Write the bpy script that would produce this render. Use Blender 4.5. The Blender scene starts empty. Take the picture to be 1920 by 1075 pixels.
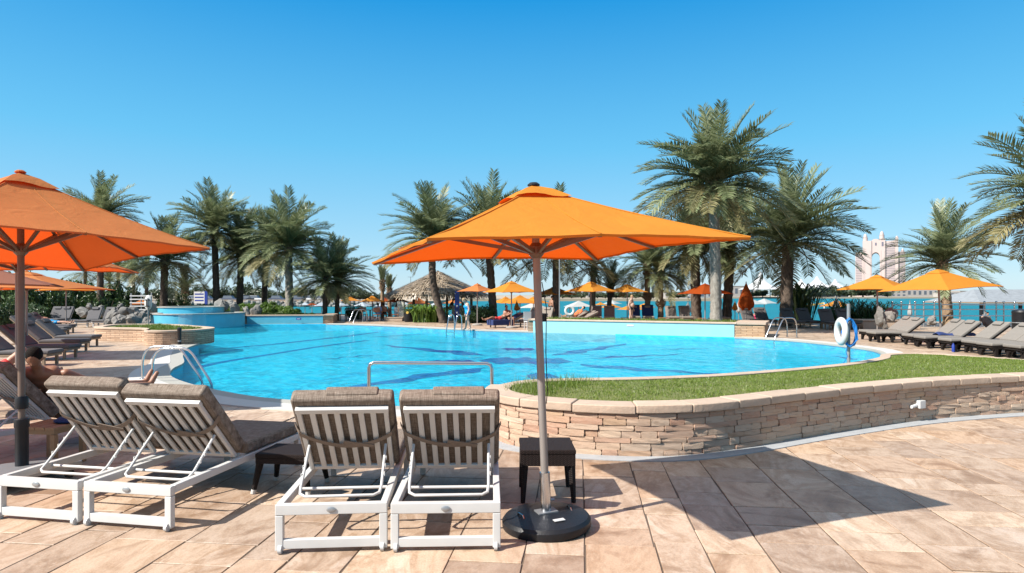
import bpy, bmesh, math, random
from mathutils import Vector, Matrix, noise
R = math.radians
random.seed(7)
SC = bpy.context.scene
COL = SC.collection

# ------------------------------------------------------------------ camera
CH, F, HY = 1.8, 1200.0, 553.0          # eye height, focal length and horizon row (photo pixels, 1920 wide)
cam_d = bpy.data.cameras.new('camera')
cam = bpy.data.objects.new('camera', cam_d)
COL.objects.link(cam)
cam.location = (0, 0, CH)
cam.rotation_euler = (R(90), 0, 0)
cam_d.sensor_width = 36
cam_d.lens = 36 * F / 1920
cam_d.shift_y = (HY - 537.5) / 1920
cam_d.clip_start = 0.1
cam_d.clip_end = 6000
SC.camera = cam

# ------------------------------------------------------------------ sky and sun
SUN = Vector((-2.12, -1.15, 2.14)).normalized()
world = bpy.data.worlds.new('World')
SC.world = world
world.use_nodes = True
nt = world.node_tree
for n in list(nt.nodes):
    nt.nodes.remove(n)
sky = nt.nodes.new('ShaderNodeTexSky')
sky.sky_type = 'NISHITA'
sky.sun_disc = False
sky.sun_elevation = math.asin(SUN.z)
sky.sun_rotation = math.atan2(SUN.x, SUN.y) % (2 * math.pi)
sky.air_density = 1.0
sky.dust_density = 0.25
sky.ozone_density = 2.6
hsv = nt.nodes.new('ShaderNodeHueSaturation')
hsv.inputs['Hue'].default_value = 0.487
hsv.inputs['Saturation'].default_value = 1.28
hsv.inputs['Value'].default_value = 1.0
bg = nt.nodes.new('ShaderNodeBackground')
bg.inputs['Strength'].default_value = 0.065
wo = nt.nodes.new('ShaderNodeOutputWorld')
# clear-air gradient over the sky model: deep azure overhead, pale blue at the horizon, the same all round
tc = nt.nodes.new('ShaderNodeTexCoord'); sp_ = nt.nodes.new('ShaderNodeSeparateXYZ')
rp = nt.nodes.new('ShaderNodeValToRGB')
for el_, (pos_, c_) in zip([rp.color_ramp.elements[0], rp.color_ramp.elements[1], rp.color_ramp.elements.new(.1), rp.color_ramp.elements.new(.22), rp.color_ramp.elements.new(.42)],
        [(0, (4.1,5.9,7.0)), (1, (.05,.75,2.2)), (.08, (2.6,5.1,7.0)), (.22, (1.1,4.3,7.0)), (.42, (.06,2.5,6.0))]):
    el_.position = pos_; el_.color = (*[v/8 for v in c_], 1)
mul = nt.nodes.new('ShaderNodeVectorMath'); mul.operation = 'SCALE'; mul.inputs['Scale'].default_value = 8
mixs = nt.nodes.new('ShaderNodeMix'); mixs.data_type = 'RGBA'; mixs.inputs[0].default_value = .8
nt.links.new(tc.outputs['Generated'], sp_.inputs[0]); nt.links.new(sp_.outputs['Z'], rp.inputs[0])
nt.links.new(rp.outputs[0], mul.inputs[0])
nt.links.new(sky.outputs[0], hsv.inputs['Color'])
nt.links.new(hsv.outputs[0], mixs.inputs[6]); nt.links.new(mul.outputs[0], mixs.inputs[7])
nt.links.new(mixs.outputs[2], bg.inputs['Color'])
nt.links.new(bg.outputs[0], wo.inputs['Surface'])

sun_d = bpy.data.lights.new('sun', 'SUN')
sun_d.energy = 5.0
sun_d.angle = R(0.53)
sun_d.color = (1.0, 0.95, 0.87)
sun = bpy.data.objects.new('sun', sun_d)
COL.objects.link(sun)
sun.rotation_euler = SUN.to_track_quat('Z', 'Y').to_euler()
sun.location = SUN * 60

SC.view_settings.view_transform = 'Standard'
SC.view_settings.look = 'None'
SC.view_settings.exposure = 1.12
SC.view_settings.gamma = 1.0
SC.view_settings.use_curve_mapping = False
SC.render.engine = 'CYCLES'
SC.cycles.use_denoising = True
SC.cycles.max_bounces = 8
SC.cycles.transparent_max_bounces = 12
SC.cycles.caustics_reflective = False
SC.cycles.caustics_refractive = False

# ------------------------------------------------------------------ helpers
def G(px, py, z=0.0):
    """ground point (height z) seen at a photo pixel"""
    d = F * (CH - z) / (py - HY)
    return Vector(((px - 960) * d / F, d, z))

def AT(px, py, d):
    """point at depth d seen at a photo pixel"""
    return Vector(((px - 960) * d / F, d, CH - (py - HY) * d / F))

class MB:
    """collects shapes for ONE mesh"""
    def __init__(s):
        s.v = []; s.f = []; s.m = Matrix.Identity(4)
    def add(s, vs, fs):
        o = len(s.v)
        s.v += [tuple(s.m @ Vector(p)) for p in vs]
        s.f += [tuple(i + o for i in f) for f in fs]
        return s
    def box(s, x0, x1, y0, y1, z0, z1):
        return s.add([(x0,y0,z0),(x1,y0,z0),(x1,y1,z0),(x0,y1,z0),(x0,y0,z1),(x1,y0,z1),(x1,y1,z1),(x0,y1,z1)],
                     [(0,3,2,1),(4,5,6,7),(0,1,5,4),(1,2,6,5),(2,3,7,6),(3,0,4,7)])
    def cbox(s, c, size):
        return s.box(c[0]-size[0]/2, c[0]+size[0]/2, c[1]-size[1]/2, c[1]+size[1]/2, c[2]-size[2]/2, c[2]+size[2]/2)
    def bar(s, a, b, w, h):
        a = Vector(a); b = Vector(b); d = b - a
        q = d.to_track_quat('Y', 'Z').to_matrix().to_4x4()
        q.translation = a
        old = s.m; s.m = old @ q
        s.box(-w/2, w/2, 0, d.length, -h/2, h/2)
        s.m = old
        return s
    def tube(s, pts, r, seg=8, caps=True):
        pts = [Vector(p) for p in pts]; n = len(pts)
        rr = r if isinstance(r, (list, tuple)) else [r] * n
        vs = []; fs = []
        up = None
        for i, p in enumerate(pts):
            t = (pts[min(i+1, n-1)] - pts[max(i-1, 0)])
            if t.length < 1e-9: t = Vector((0,0,1))
            t.normalize()
            if up is None:
                up = Vector((1,0,0)) if abs(t.x) < .9 else Vector((0,1,0))
            a = (up - t * up.dot(t))
            if a.length < 1e-6: a = t.orthogonal()
            a.normalize(); b = t.cross(a); up = a
            for k in range(seg):
                an = 2*math.pi*k/seg
                vs.append(p + (a*math.cos(an) + b*math.sin(an)) * rr[i])
        for i in range(n-1):
            for k in range(seg):
                k2 = (k+1) % seg
                fs.append((i*seg+k, i*seg+k2, (i+1)*seg+k2, (i+1)*seg+k))
        if caps:
            fs.append(tuple(range(seg-1, -1, -1)))
            fs.append(tuple((n-1)*seg+k for k in range(seg)))
        return s.add(vs, fs)
    def lathe(s, prof, seg=24, c=(0,0,0)):
        vs = []; fs = []; n = len(prof)
        for r, z in prof:
            for k in range(seg):
                an = 2*math.pi*k/seg
                vs.append((c[0]+r*math.cos(an), c[1]+r*math.sin(an), c[2]+z))
        for i in range(n-1):
            for k in range(seg):
                k2 = (k+1) % seg
                fs.append((i*seg+k, i*seg+k2, (i+1)*seg+k2, (i+1)*seg+k))
        fs.append(tuple(range(seg-1, -1, -1)))
        fs.append(tuple((n-1)*seg+k for k in range(seg)))
        return s.add(vs, fs)
    def ball(s, c, r, seg=10, rings=7):
        r = r if isinstance(r, (list, tuple)) else (r, r, r)
        vs = [(c[0], c[1], c[2]-r[2])]; fs = []
        for i in range(1, rings):
            t = math.pi*i/rings
            for k in range(seg):
                an = 2*math.pi*k/seg
                vs.append((c[0]+r[0]*math.sin(t)*math.cos(an), c[1]+r[1]*math.sin(t)*math.sin(an), c[2]-r[2]*math.cos(t)))
        vs.append((c[0], c[1], c[2]+r[2]))
        for k in range(seg):
            k2 = (k+1) % seg
            fs.append((0, 1+k2, 1+k))
            for i in range(rings-2):
                a = 1+i*seg
                fs.append((a+k, a+k2, a+seg+k2, a+seg+k))
            a = 1+(rings-2)*seg
            fs.append((a+k, a+k2, len(vs)-1))
        return s.add(vs, fs)
    def prism(s, poly, z0, z1):
        n = len(poly)
        vs = [(p[0], p[1], z0) for p in poly] + [(p[0], p[1], z1) for p in poly]
        fs = [(i, (i+1) % n, n+(i+1) % n, n+i) for i in range(n)]
        fs.append(tuple(range(n-1, -1, -1))); fs.append(tuple(range(n, 2*n)))
        return s.add(vs, fs)
    def fix(s):
        me = bpy.data.meshes.new('tmp'); me.from_pydata(s.v, [], s.f)
        bm = bmesh.new(); bm.from_mesh(me); bmesh.ops.recalc_face_normals(bm, faces=bm.faces)
        s.f = [tuple(v.index for v in f.verts) for f in bm.faces]; bm.free(); bpy.data.meshes.remove(me)
    def quad(s, a, b, c, d):
        return s.add([a, b, c, d], [(0,1,2,3)])
    def mesh(s, name, mat=None, smooth=None):
        me = bpy.data.meshes.new(name)
        me.from_pydata(s.v, [], s.f)
        if mat: me.materials.append(mat)
        if smooth is not None:
            for p in me.polygons: p.use_smooth = True
            if smooth < 180: me.set_sharp_from_angle(angle=R(smooth))
        return me
    def build(s, name, mat, parent=None, smooth=None, bev=0, seg=2):
        if bev: s.fix()
        o = ob(name, s.mesh(name, mat, smooth), parent)
        if bev: bevel(o, bev, seg)
        return o

def bevel(o, w, seg=2, ang=40):
    b = o.modifiers.new('bevel', 'BEVEL')
    b.width = w; b.segments = seg; b.limit_method = 'ANGLE'; b.angle_limit = R(ang)
    b.harden_normals = False
    if seg > 1:
        for p in o.data.polygons: p.use_smooth = True
        w2 = o.modifiers.new('wn', 'WEIGHTED_NORMAL')
    return o

def ob(name, data, parent=None, loc=None, rz=None):
    o = bpy.data.objects.new(name, data)
    COL.objects.link(o)
    if parent is not None: o.parent = parent
    if loc is not None: o.location = loc
    if rz is not None: o.rotation_euler = (0, 0, rz)
    return o

def tag(o, label=None, cat=None, group=None, kind=None):
    if label: o['label'] = label
    if cat: o['category'] = cat
    if group: o['group'] = group
    if kind: o['kind'] = kind
    return o

def thing(name, label, cat, loc=(0,0,0), rz=0, group=None):
    o = ob(name, None, None, loc, rz)
    o.empty_display_size = .2
    return tag(o, label, cat, group)

def copy_tree(o, parent=None):
    c = o.copy(); COL.objects.link(c); c.parent = parent
    for ch in list(o.children): copy_tree(ch, c)
    return c

def dup(o, loc, rz, label, group=None):
    c = copy_tree(o)
    c.location = loc; c.rotation_euler = (o.rotation_euler.x, o.rotation_euler.y, rz)
    c['label'] = label
    if group: c['group'] = group
    return c

def poly_obj(name, loop, z, mat, holes=(), parent=None):
    """flat sheet from a loop (with holes)"""
    bm = bmesh.new()
    es = []
    for lp in (loop, *holes):
        vs = [bm.verts.new((p[0], p[1], p[2] if len(p) > 2 and z is None else z)) for p in lp]
        for i in range(len(vs)): es.append(bm.edges.new((vs[i], vs[(i+1) % len(vs)])))
    bmesh.ops.triangle_fill(bm, use_beauty=True, use_dissolve=False, edges=es, normal=(0,0,1))
    for f in bm.faces:
        f.normal_update()
        if f.normal.z < 0: f.normal_flip()
    me = bpy.data.meshes.new(name); bm.to_mesh(me); bm.free()
    me.materials.append(mat)
    return ob(name, me, parent)

def resample(pts, n=None, step=None, closed=False):
    """evenly spaced points on a Catmull-Rom curve through pts"""
    P = [Vector(p) for p in pts]; m = len(P); fine = []
    rng = m if closed else m-1
    for i in range(rng):
        p0 = P[(i-1) % m] if closed or i > 0 else P[0]
        p1 = P[i]; p2 = P[(i+1) % m]
        p3 = P[(i+2) % m] if closed or i+2 < m else P[-1]
        for k in range(16):
            t = k/16
            fine.append(.5*((2*p1)+(-p0+p2)*t+(2*p0-5*p1+4*p2-p3)*t*t+(-p0+3*p1-3*p2+p3)*t**3))
    fine.append(P[0].copy() if closed else P[-1].copy())
    L = [0]
    for i in range(1, len(fine)): L.append(L[-1]+(fine[i]-fine[i-1]).length)
    if n is None: n = max(2, int(L[-1]/step)+1)
    out = []; j = 0
    for i in range(n):
        s = L[-1]*i/(n if closed else n-1)
        while j < len(L)-2 and L[j+1] < s: j += 1
        t = (s-L[j])/max(1e-9, L[j+1]-L[j])
        out.append(fine[j].lerp(fine[j+1], min(1, max(0, t))))
    return out

def inside(p, poly):
    c = False; n = len(poly); j = n-1
    for i in range(n):
        a = poly[i]; b = poly[j]
        if (a[1] > p[1]) != (b[1] > p[1]) and p[0] < (b[0]-a[0])*(p[1]-a[1])/(b[1]-a[1])+a[0]: c = not c
        j = i
    return c

def offset_path(pts, w, closed=False):
    """points moved w to the left of the path's direction"""
    out = []; n = len(pts)
    for i in range(n):
        a = pts[(i-1) % n] if closed or i > 0 else pts[i]
        b = pts[(i+1) % n] if closed or i < n-1 else pts[i]
        t = Vector((b[0]-a[0], b[1]-a[1], 0)).normalized()
        q = Vector(pts[i]) + Vector((-t.y, t.x, 0))*w
        out.append(q)
    return out

def band(mb, inner, outer, z0, z1, closed=False):
    """solid strip between two paths"""
    n = len(inner); vs = []; fs = []
    for a, b in zip(inner, outer):
        za = z1 if z1 is not None else a[2]; zb = z1 if z1 is not None else b[2]
        vs += [(a[0],a[1],z0), (b[0],b[1],z0), (b[0],b[1],zb), (a[0],a[1],za)]
    for i in range(n if closed else n-1):
        j = (i+1) % n
        for k in range(4):
            k2 = (k+1) % 4
            fs.append((4*i+k, 4*i+k2, 4*j+k2, 4*j+k))
    if not closed:
        fs.append((0,1,2,3)); e = 4*(n-1); fs.append((e+3,e+2,e+1,e))
    mb.add(vs, fs)
    return mb

# ------------------------------------------------------------------ materials
class NT:
    def __init__(s, name):
        s.mat = bpy.data.materials.new(name); s.mat.use_nodes = True
        s.t = s.mat.node_tree
        for n in list(s.t.nodes): s.t.nodes.remove(n)
        s.out = s.n('ShaderNodeOutputMaterial')
        s.b = s.n('ShaderNodeBsdfPrincipled')
        s.l(s.b.outputs[0], s.out.inputs['Surface'])
        s._co = None; s.k = .8
    def n(s, t, **kw):
        x = s.t.nodes.new(t)
        for k, v in kw.items(): setattr(x, k, v)
        return x
    def l(s, a, b): s.t.links.new(a, b)
    def co(s, which='Object'):
        if s._co is None: s._co = s.n('ShaderNodeTexCoord')
        return s._co.outputs[which]
    def map(s, scale=(1,1,1), which='Object', rot=(0,0,0), rnd=0):
        m = s.n('ShaderNodeMapping')
        m.inputs['Scale'].default_value = scale; m.inputs['Rotation'].default_value = rot
        s.l(s.co(which), m.inputs['Vector'])
        if rnd:
            oi = s.n('ShaderNodeObjectInfo'); mu = s.n('ShaderNodeMath', operation='MULTIPLY'); mu.inputs[1].default_value = rnd
            s.l(oi.outputs['Random'], mu.inputs[0]); s.l(mu.outputs[0], m.inputs['Location'])
        return m.outputs[0]
    def noise(s, vec, scale, detail=4, rough=.55, dist=0):
        x = s.n('ShaderNodeTexNoise')
        x.inputs['Scale'].default_value = scale; x.inputs['Detail'].default_value = detail
        x.inputs['Roughness'].default_value = rough; x.inputs['Distortion'].default_value = dist
        if vec is not None: s.l(vec, x.inputs['Vector'])
        return x.outputs['Fac']
    def ramp(s, fac, stops):
        r = s.n('ShaderNodeValToRGB'); e = r.color_ramp.elements
        while len(e) < len(stops): e.new(.5)
        for el, (p, c) in zip(e, stops):
            el.position = p; el.color = (*c, 1) if len(c) == 3 else c
        s.l(fac, r.inputs[0]); return r.outputs[0]
    def mix(s, fac, a, b, mode='MIX'):
        m = s.n('ShaderNodeMix', data_type='RGBA', blend_type=mode)
        for sock, val in ((m.inputs[0], fac), (m.inputs[6], a), (m.inputs[7], b)):
            if isinstance(val, (int, float)): sock.default_value = val
            elif isinstance(val, (tuple, list)): sock.default_value = (*val, 1)
            else: s.l(val, sock)
        return m.outputs[2]
    def math(s, op, a, b=0):
        m = s.n('ShaderNodeMath', operation=op)
        for sock, val in ((m.inputs[0], a), (m.inputs[1], b)):
            if isinstance(val, (int, float)): sock.default_value = val
            else: s.l(val, sock)
        return m.outputs[0]
    def rnd(s): return s.n('ShaderNodeObjectInfo').outputs['Random']
    def bump(s, h, strength, dist=.02):
        b = s.n('ShaderNodeBump'); b.inputs['Strength'].default_value = strength; b.inputs['Distance'].default_value = dist
        s.l(h, b.inputs['Height']); s.l(b.outputs[0], s.b.inputs['Normal']); return b.outputs[0]
    def set(s, col=None, rough=None, metal=None, spec=None):
        for key, v in (('Base Color', col), ('Roughness', rough), ('Metallic', metal), ('Specular IOR Level', spec)):
            if v is None: continue
            if key == 'Base Color' and s.k != 1: v = [x*s.k for x in v] if isinstance(v, (tuple, list)) else s.mix(1, v, (s.k, s.k, s.k), 'MULTIPLY')
            if isinstance(v, (int, float)): s.b.inputs[key].default_value = v
            elif isinstance(v, (tuple, list)): s.b.inputs[key].default_value = (*v, 1)
            else: s.l(v, s.b.inputs[key])
        return s.mat

def plain(name, col, rough=.6, var=.18, scale=6, bump=.0, bscale=60, metal=0, rnd=.0, spec=None):
    t = NT(name)
    v = t.noise(t.map(), scale, 5)
    c = t.mix(t.math('MULTIPLY', v, 1), [x*(1-var) for x in col], [min(1, x*(1+var)) for x in col])
    if rnd:
        c = t.mix(t.math('MULTIPLY', t.rnd(), rnd), c, [x*.45 for x in col])
    if bump: t.bump(t.noise(t.map(), bscale, 3), bump)
    r = t.math('ADD', t.math('MULTIPLY', v, .16), rough-.08)
    return t.set(c, r, metal, spec)

M = {}
M['white'] = plain('white_powder_coat', (.6,.59,.57), .42, .09, 7)
M['white2'] = plain('white_plastic', (.6,.6,.59), .35, .04, 8)
M['steel'] = plain('stainless_steel', (.62,.63,.65), .2, .08, 14, metal=1)
M['galv'] = plain('grey_metal', (.36,.37,.38), .4, .12, 20, metal=.6)
M['bronze'] = plain('brown_metal', (.17,.115,.085), .42, .12, 12, metal=.2)
M['pole'] = plain('taupe_metal', (.27,.24,.22), .42, .1, 9, metal=.25)
M['black'] = plain('black_plastic', (.011,.012,.015), .45, .4, 9, bump=.1, spec=.3)
M['teak'] = plain('teak', (.32,.17,.075), .55, .3, 18)
M['wood'] = plain('weathered_wood', (.28,.2,.135), .7, .3, 12)
M['navy'] = plain('navy_towel', (.012,.03,.12), .9, .3, 20, bump=.3)
M['blue'] = plain('blue_paint', (.01,.035,.26), .4, .1)
M['blue_rope'] = plain('blue_rope', (.0,.16,.5), .7, .2, 40)
M['grey_cush'] = plain('grey_cushion', (.11,.105,.11), .9, .16, 14, bump=.15, bscale=160, rnd=.25)  # darkened: shade over the left row is partly in this colour
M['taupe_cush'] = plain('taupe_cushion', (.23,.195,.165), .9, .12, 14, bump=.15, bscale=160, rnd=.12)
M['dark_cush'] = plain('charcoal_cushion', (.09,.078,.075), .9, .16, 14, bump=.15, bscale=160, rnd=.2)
M['lt_cush'] = plain('light_grey_cushion', (.2,.18,.16), .9, .14, 14, bump=.15, bscale=160, rnd=.1)
M['skin'] = plain('skin', (.42,.24,.16), .55, .1, 9)
M['skin_tan'] = plain('tanned_skin', (.28,.135,.08), .55, .1, 9)
M['skin_pale'] = plain('pale_skin', (.52,.34,.26), .55, .1, 9)
M['hair_dark'] = plain('dark_hair', (.007,.005,.004), .85, .3, 60, bump=.5, bscale=150, spec=.15)
M['hair_fair'] = plain('fair_hair', (.3,.2,.1), .6, .3, 60, bump=.5, bscale=150)
M['swim_blue'] = plain('blue_swimsuit', (.0,.28,.6), .6, .15)
M['swim_black'] = plain('black_swimwear', (.012,.012,.015), .6, .15)
M['swim_red'] = plain('red_swimwear', (.55,.03,.03), .7, .4, 30)
M['shirt_orange'] = plain('orange_shirt', (.75,.15,.04), .8, .15)
M['shirt_blue'] = plain('pale_blue_shirt', (.2,.3,.55), .8, .15)
M['pink'] = plain('pink_cloth', (.75,.05,.16), .8, .15)
M['cream'] = plain('cream_paint', (.62,.6,.52), .6, .08)
M['brown_chair'] = plain('brown_wood', (.3,.11,.05), .6, .25, 10)
M['concrete'] = plain('pale_concrete', (.34,.32,.29), .85, .15, 4, bump=.1)
M['skirting'] = plain('grey_painted_screed', (.34,.35,.36), .85, .22, 7, bump=.25, bscale=50)
M['coping'] = plain('white_coping', (.52,.5,.47), .7, .1, 6, bump=.1)
M['grate'] = plain('grey_gutter_tile', (.36,.35,.31), .7, .18, 30, bump=.3, bscale=90)
M['rock'] = plain('boulder_rock', (.2,.19,.175), .85, .5, 2.2, bump=.7, bscale=9, rnd=.55)
M['sand'] = plain('sand', (.36,.29,.21), .95, .12, 2)
M['soil'] = plain('soil', (.12,.085,.06), .95, .3, 5)
M['white_tent'] = plain('white_canvas', (.62,.62,.62), .7, .04)
M['pink_stone'] = plain('pinkish_stucco', (.5,.41,.385), .8, .06, .08)
M['bldg'] = plain('pale_building', (.4,.38,.36), .8, .15, .1, rnd=.25)
M['bldg_dark'] = plain('building_glass', (.1,.12,.15), .4, .2, .2)
M['car_white'] = plain('car_white', (.7,.7,.7), .3, .03)
M['car_dark'] = plain('car_dark', (.05,.06,.1), .3, .03)
M['tower_win'] = plain('window_glass', (.16,.15,.19), .3, .2, .2)
M['grey_canvas'] = plain('pale_blue_canvas', (.3,.34,.38), .8, .08)
M['yellow'] = plain('yellow_tape', (.75,.5,.1), .7, .1)
M['roof_white'] = plain('pier_thatch', (.22,.24,.26), .9, .35, 3, bump=.4, bscale=12)

def canvas(name, col, trans):
    t = NT(name)
    v = t.noise(t.map(rnd=9), 2.2, 5, .6)
    v2 = t.noise(t.map((1,1,1), rnd=5), 11, 4, .7, 1)
    c = t.mix(v, [x*.86 for x in col], [min(1, x*1.1) for x in col])
    c = t.mix(t.ramp(v2, [(.66,(0,0,0)), (.8,(.28,.28,.28))]), c, [x*.55 for x in col])
    t.bump(t.noise(t.map((1,1,1)), 4, 4, .55, 1.0), .3, .04)
    t.set(c, .85, spec=.15)
    tr = t.n('ShaderNodeBsdfTranslucent'); tr.inputs[0].default_value = (*trans, 1)
    mx = t.n('ShaderNodeMixShader'); mx.inputs[0].default_value = .45
    t.l(t.b.outputs[0], mx.inputs[1]); t.l(tr.outputs[0], mx.inputs[2]); t.l(mx.outputs[0], t.out.inputs['Surface'])
    return t.mat
M['orange'] = canvas('orange_canvas', (.76,.33,.045), (.66,.055,.003))
M['peach'] = canvas('faded_orange_canvas', (.68,.27,.09), (.62,.06,.006))
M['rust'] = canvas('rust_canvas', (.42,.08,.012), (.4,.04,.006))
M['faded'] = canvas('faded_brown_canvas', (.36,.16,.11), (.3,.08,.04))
M['whitecanvas'] = canvas('white_parasol_canvas', (.62,.62,.6), (.5,.5,.5))

def m_paving(name, joints=False):
    t = NT(name); t.k = .93
    vec = t.map((1,1,1), rnd=60)
    if joints: vec = t.map((1,1,1))
    st = t.map((1,.42,1), rnd=40) if not joints else t.map((1,.5,1))
    a = t.noise(st, 1.7, 7, .65, 1.1)
    b = t.noise(vec, 5.5, 6, .65, .8)
    gr = t.noise(vec, 70, 4, .7)
    c1 = t.ramp(a, [(.28,(.16,.095,.055)), (.4,(.3,.205,.135)), (.49,(.42,.325,.24)), (.56,(.29,.195,.122)), (.63,(.45,.36,.28)), (.76,(.5,.44,.38))])
    c1 = t.mix(.12, c1, (.42,.325,.245))
    c1 = t.mix(1, c1, t.ramp(gr, [(.3,(.78,.76,.74)), (.7,(1.16,1.16,1.16))]), 'MULTIPLY')
    c2 = t.mix(t.ramp(b, [(.35,(0,0,0)), (.75,(.5,.5,.5))]), c1, (.48,.385,.3))
    dk = t.noise(vec, 1.6, 5, .65, 1.2)
    c3 = t.mix(t.ramp(dk, [(.53,(0,0,0)), (.67,(.7,.7,.7))]), c2, (.19,.115,.065))
    if joints:
        br = t.n('ShaderNodeTexBrick'); t.l(t.map((1,1,1), rot=(0,0,R(84))), br.inputs['Vector'])
        br.inputs['Scale'].default_value = 1; br.inputs['Mortar Size'].default_value = .007
        br.inputs['Brick Width'].default_value = .85; br.inputs['Row Height'].default_value = .55
        br.inputs['Color1'].default_value = (1.08,1.06,1.04,1); br.inputs['Color2'].default_value = (.8,.78,.76,1); br.inputs['Mortar'].default_value = (.42,.37,.34,1)
        c4 = t.mix(1, c3, br.outputs[0], 'MULTIPLY')
    else:
        oi = t.rnd()
        tint = t.ramp(oi, [(0,(.7,.66,.66)), (.2,(1.06,1.02,1.0)), (.38,(.82,.76,.74)), (.55,(1.16,1.15,1.14)), (.7,(.98,.86,.76)), (.85,(.86,.84,.86)), (1,(1.05,.97,.9))])
        c4 = t.mix(1, c3, tint, 'MULTIPLY')
    h = t.math('ADD', t.noise(st, 4, 6, .7, 2), t.math('MULTIPLY', b, .6))
    t.bump(h, .35, .012)
    return t.set(c4, t.math('ADD', t.math('MULTIPLY', b, .3), .45))
M['paving'] = m_paving('sandstone_paving')
M['terrace'] = m_paving('sandstone_terrace', True)

def m_stone(name, joints=False):
    t = NT(name)
    vec = t.map((1,1,1), rnd=50)
    a = t.noise(vec, 7, 6, .65, .6)
    oi = t.rnd()
    base = t.ramp(oi, [(0,(.56,.4,.28)), (.18,(.5,.33,.22)), (.36,(.6,.45,.32)), (.52,(.46,.25,.16)), (.66,(.56,.43,.32)), (.8,(.52,.36,.25)), (.92,(.4,.21,.135)), (1,(.52,.34,.2))])
    c = t.mix(t.ramp(a, [(.3,(0,0,0)), (.7,(.45,.45,.45))]), base, (.6,.46,.35))
    c = t.mix(t.ramp(t.noise(vec, 2.7, 4), [(.55,(0,0,0)), (.75,(.5,.5,.5))]), c, (.25,.16,.1))
    h = t.noise(vec, 22, 6, .7)
    if joints:
        br = t.n('ShaderNodeTexBrick'); m = t.n('ShaderNodeMapping')
        cx = t.n('ShaderNodeSeparateXYZ'); t.l(t.co(), cx.inputs[0])
        cm = t.n('ShaderNodeCombineXYZ'); t.l(t.math('ADD', cx.outputs[0], t.math('MULTIPLY', cx.outputs[1], .6)), cm.inputs[0]); t.l(cx.outputs[2], cm.inputs[1])
        t.l(cm.outputs[0], br.inputs['Vector'])
        br.inputs['Scale'].default_value = 1; br.inputs['Mortar Size'].default_value = .008
        br.inputs['Brick Width'].default_value = .34; br.inputs['Row Height'].default_value = .07
        br.inputs['Color1'].default_value = (1.1,1.05,1,1); br.inputs['Color2'].default_value = (.72,.66,.6,1); br.inputs['Mortar'].default_value = (.35,.3,.26,1)
        c = t.mix(1, c, br.outputs[0], 'MULTIPLY')
    t.bump(h, .6, .02)
    return t.set(c, .8)
M['stone'] = m_stone('split_sandstone')
M['stone_far'] = m_stone('split_sandstone_courses', True)
M['cap'] = plain('sandstone_cap', (.5,.375,.28), .75, .22, 5, bump=.3, bscale=25, rnd=.18)

def m_weave():
    t = NT('brown_woven_fabric')
    a = t.noise(t.map((12, 300, 300)), 1, 3, .7); b = t.noise(t.map((300, 14, 14)), 1, 3, .7)
    v = t.math('ADD', t.math('MULTIPLY', a, .5), t.math('MULTIPLY', b, .5))
    c = t.ramp(v, [(.36,(.065,.05,.04)), (.5,(.19,.15,.12)), (.64,(.36,.305,.255))])
    t.bump(v, .25, .004)
    return t.set(c, .9, spec=.15)
M['weave'] = m_weave()
M['strap'] = plain('brown_strap', (.2,.15,.115), .85, .2, 40)

def m_wicker(name, col):
    t = NT(name)
    w = t.n('ShaderNodeTexWave', wave_type='BANDS', bands_direction='X'); w.inputs['Scale'].default_value = 26; w.inputs['Distortion'].default_value = .6
    w2 = t.n('ShaderNodeTexWave', wave_type='BANDS', bands_direction='DIAGONAL'); w2.inputs['Scale'].default_value = 34
    t.l(t.map(), w.inputs['Vector']); t.l(t.map(), w2.inputs['Vector'])
    v = t.math('MULTIPLY', w.outputs[1], w2.outputs[1])
    t.bump(v, .9, .01)
    return t.set(t.ramp(v, [(0,[x*.35 for x in col]), (.7,col), (1,[x*1.6 for x in col])]), .7, spec=.2)
M['wicker'] = m_wicker('dark_wicker', (.036,.022,.019))
M['wicker2'] = m_wicker('charcoal_wicker', (.03,.022,.02))

def m_leaf(name, c0, c1, c2, tr=.25, oscale=1.3):
    t = NT(name); t.k = .92
    v = t.noise(t.co('Object'), oscale, 3)
    geo = t.n('ShaderNodeNewGeometry')
    c = t.ramp(t.math('ADD', t.math('MULTIPLY', geo.outputs['Random Per Island'], .55), t.math('MULTIPLY', v, .45)), [(.15,c0), (.5,c1), (.85,c2)])
    oi = t.rnd()
    c = t.mix(t.math('MULTIPLY', oi, .55), c, c0)
    t.set(c, .42, spec=.45)
    x = t.n('ShaderNodeBsdfTranslucent'); t.l(c, x.inputs[0])
    mx = t.n('ShaderNodeMixShader'); mx.inputs[0].default_value = tr
    t.l(t.b.outputs[0], mx.inputs[1]); t.l(x.outputs[0], mx.inputs[2]); t.l(mx.outputs[0], t.out.inputs['Surface'])
    return t.mat
M['frond'] = m_leaf('palm_leaflets', (.078,.105,.042), (.185,.215,.105), (.38,.4,.235), .36)
M['frond_low'] = m_leaf('ageing_palm_leaflets', (.11,.105,.04), (.24,.22,.105), (.4,.35,.2), .36)
M['frond_dry'] = m_leaf('dry_palm_leaflets', (.17,.115,.06), (.28,.2,.115), (.36,.28,.17))
M['shrub'] = m_leaf('shrub_leaves', (.018,.04,.012), (.045,.085,.022), (.09,.15,.035), .2)
M['shrub_bright'] = m_leaf('bright_shrub_leaves', (.06,.12,.015), (.12,.21,.03), (.2,.3,.05), .3)
M['tree_far'] = m_leaf('tree_leaves', (.03,.05,.025), (.065,.09,.04), (.11,.13,.06), .15, .2)
M['grass'] = m_leaf('grass_blades', (.075,.13,.012), (.135,.205,.024), (.25,.27,.06), .3, .9)
M['turf'] = plain('turf_soil', (.13,.14,.035), .95, .35, 4)
M['rachis'] = plain('frond_stem', (.3,.27,.13), .6, .2)

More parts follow.
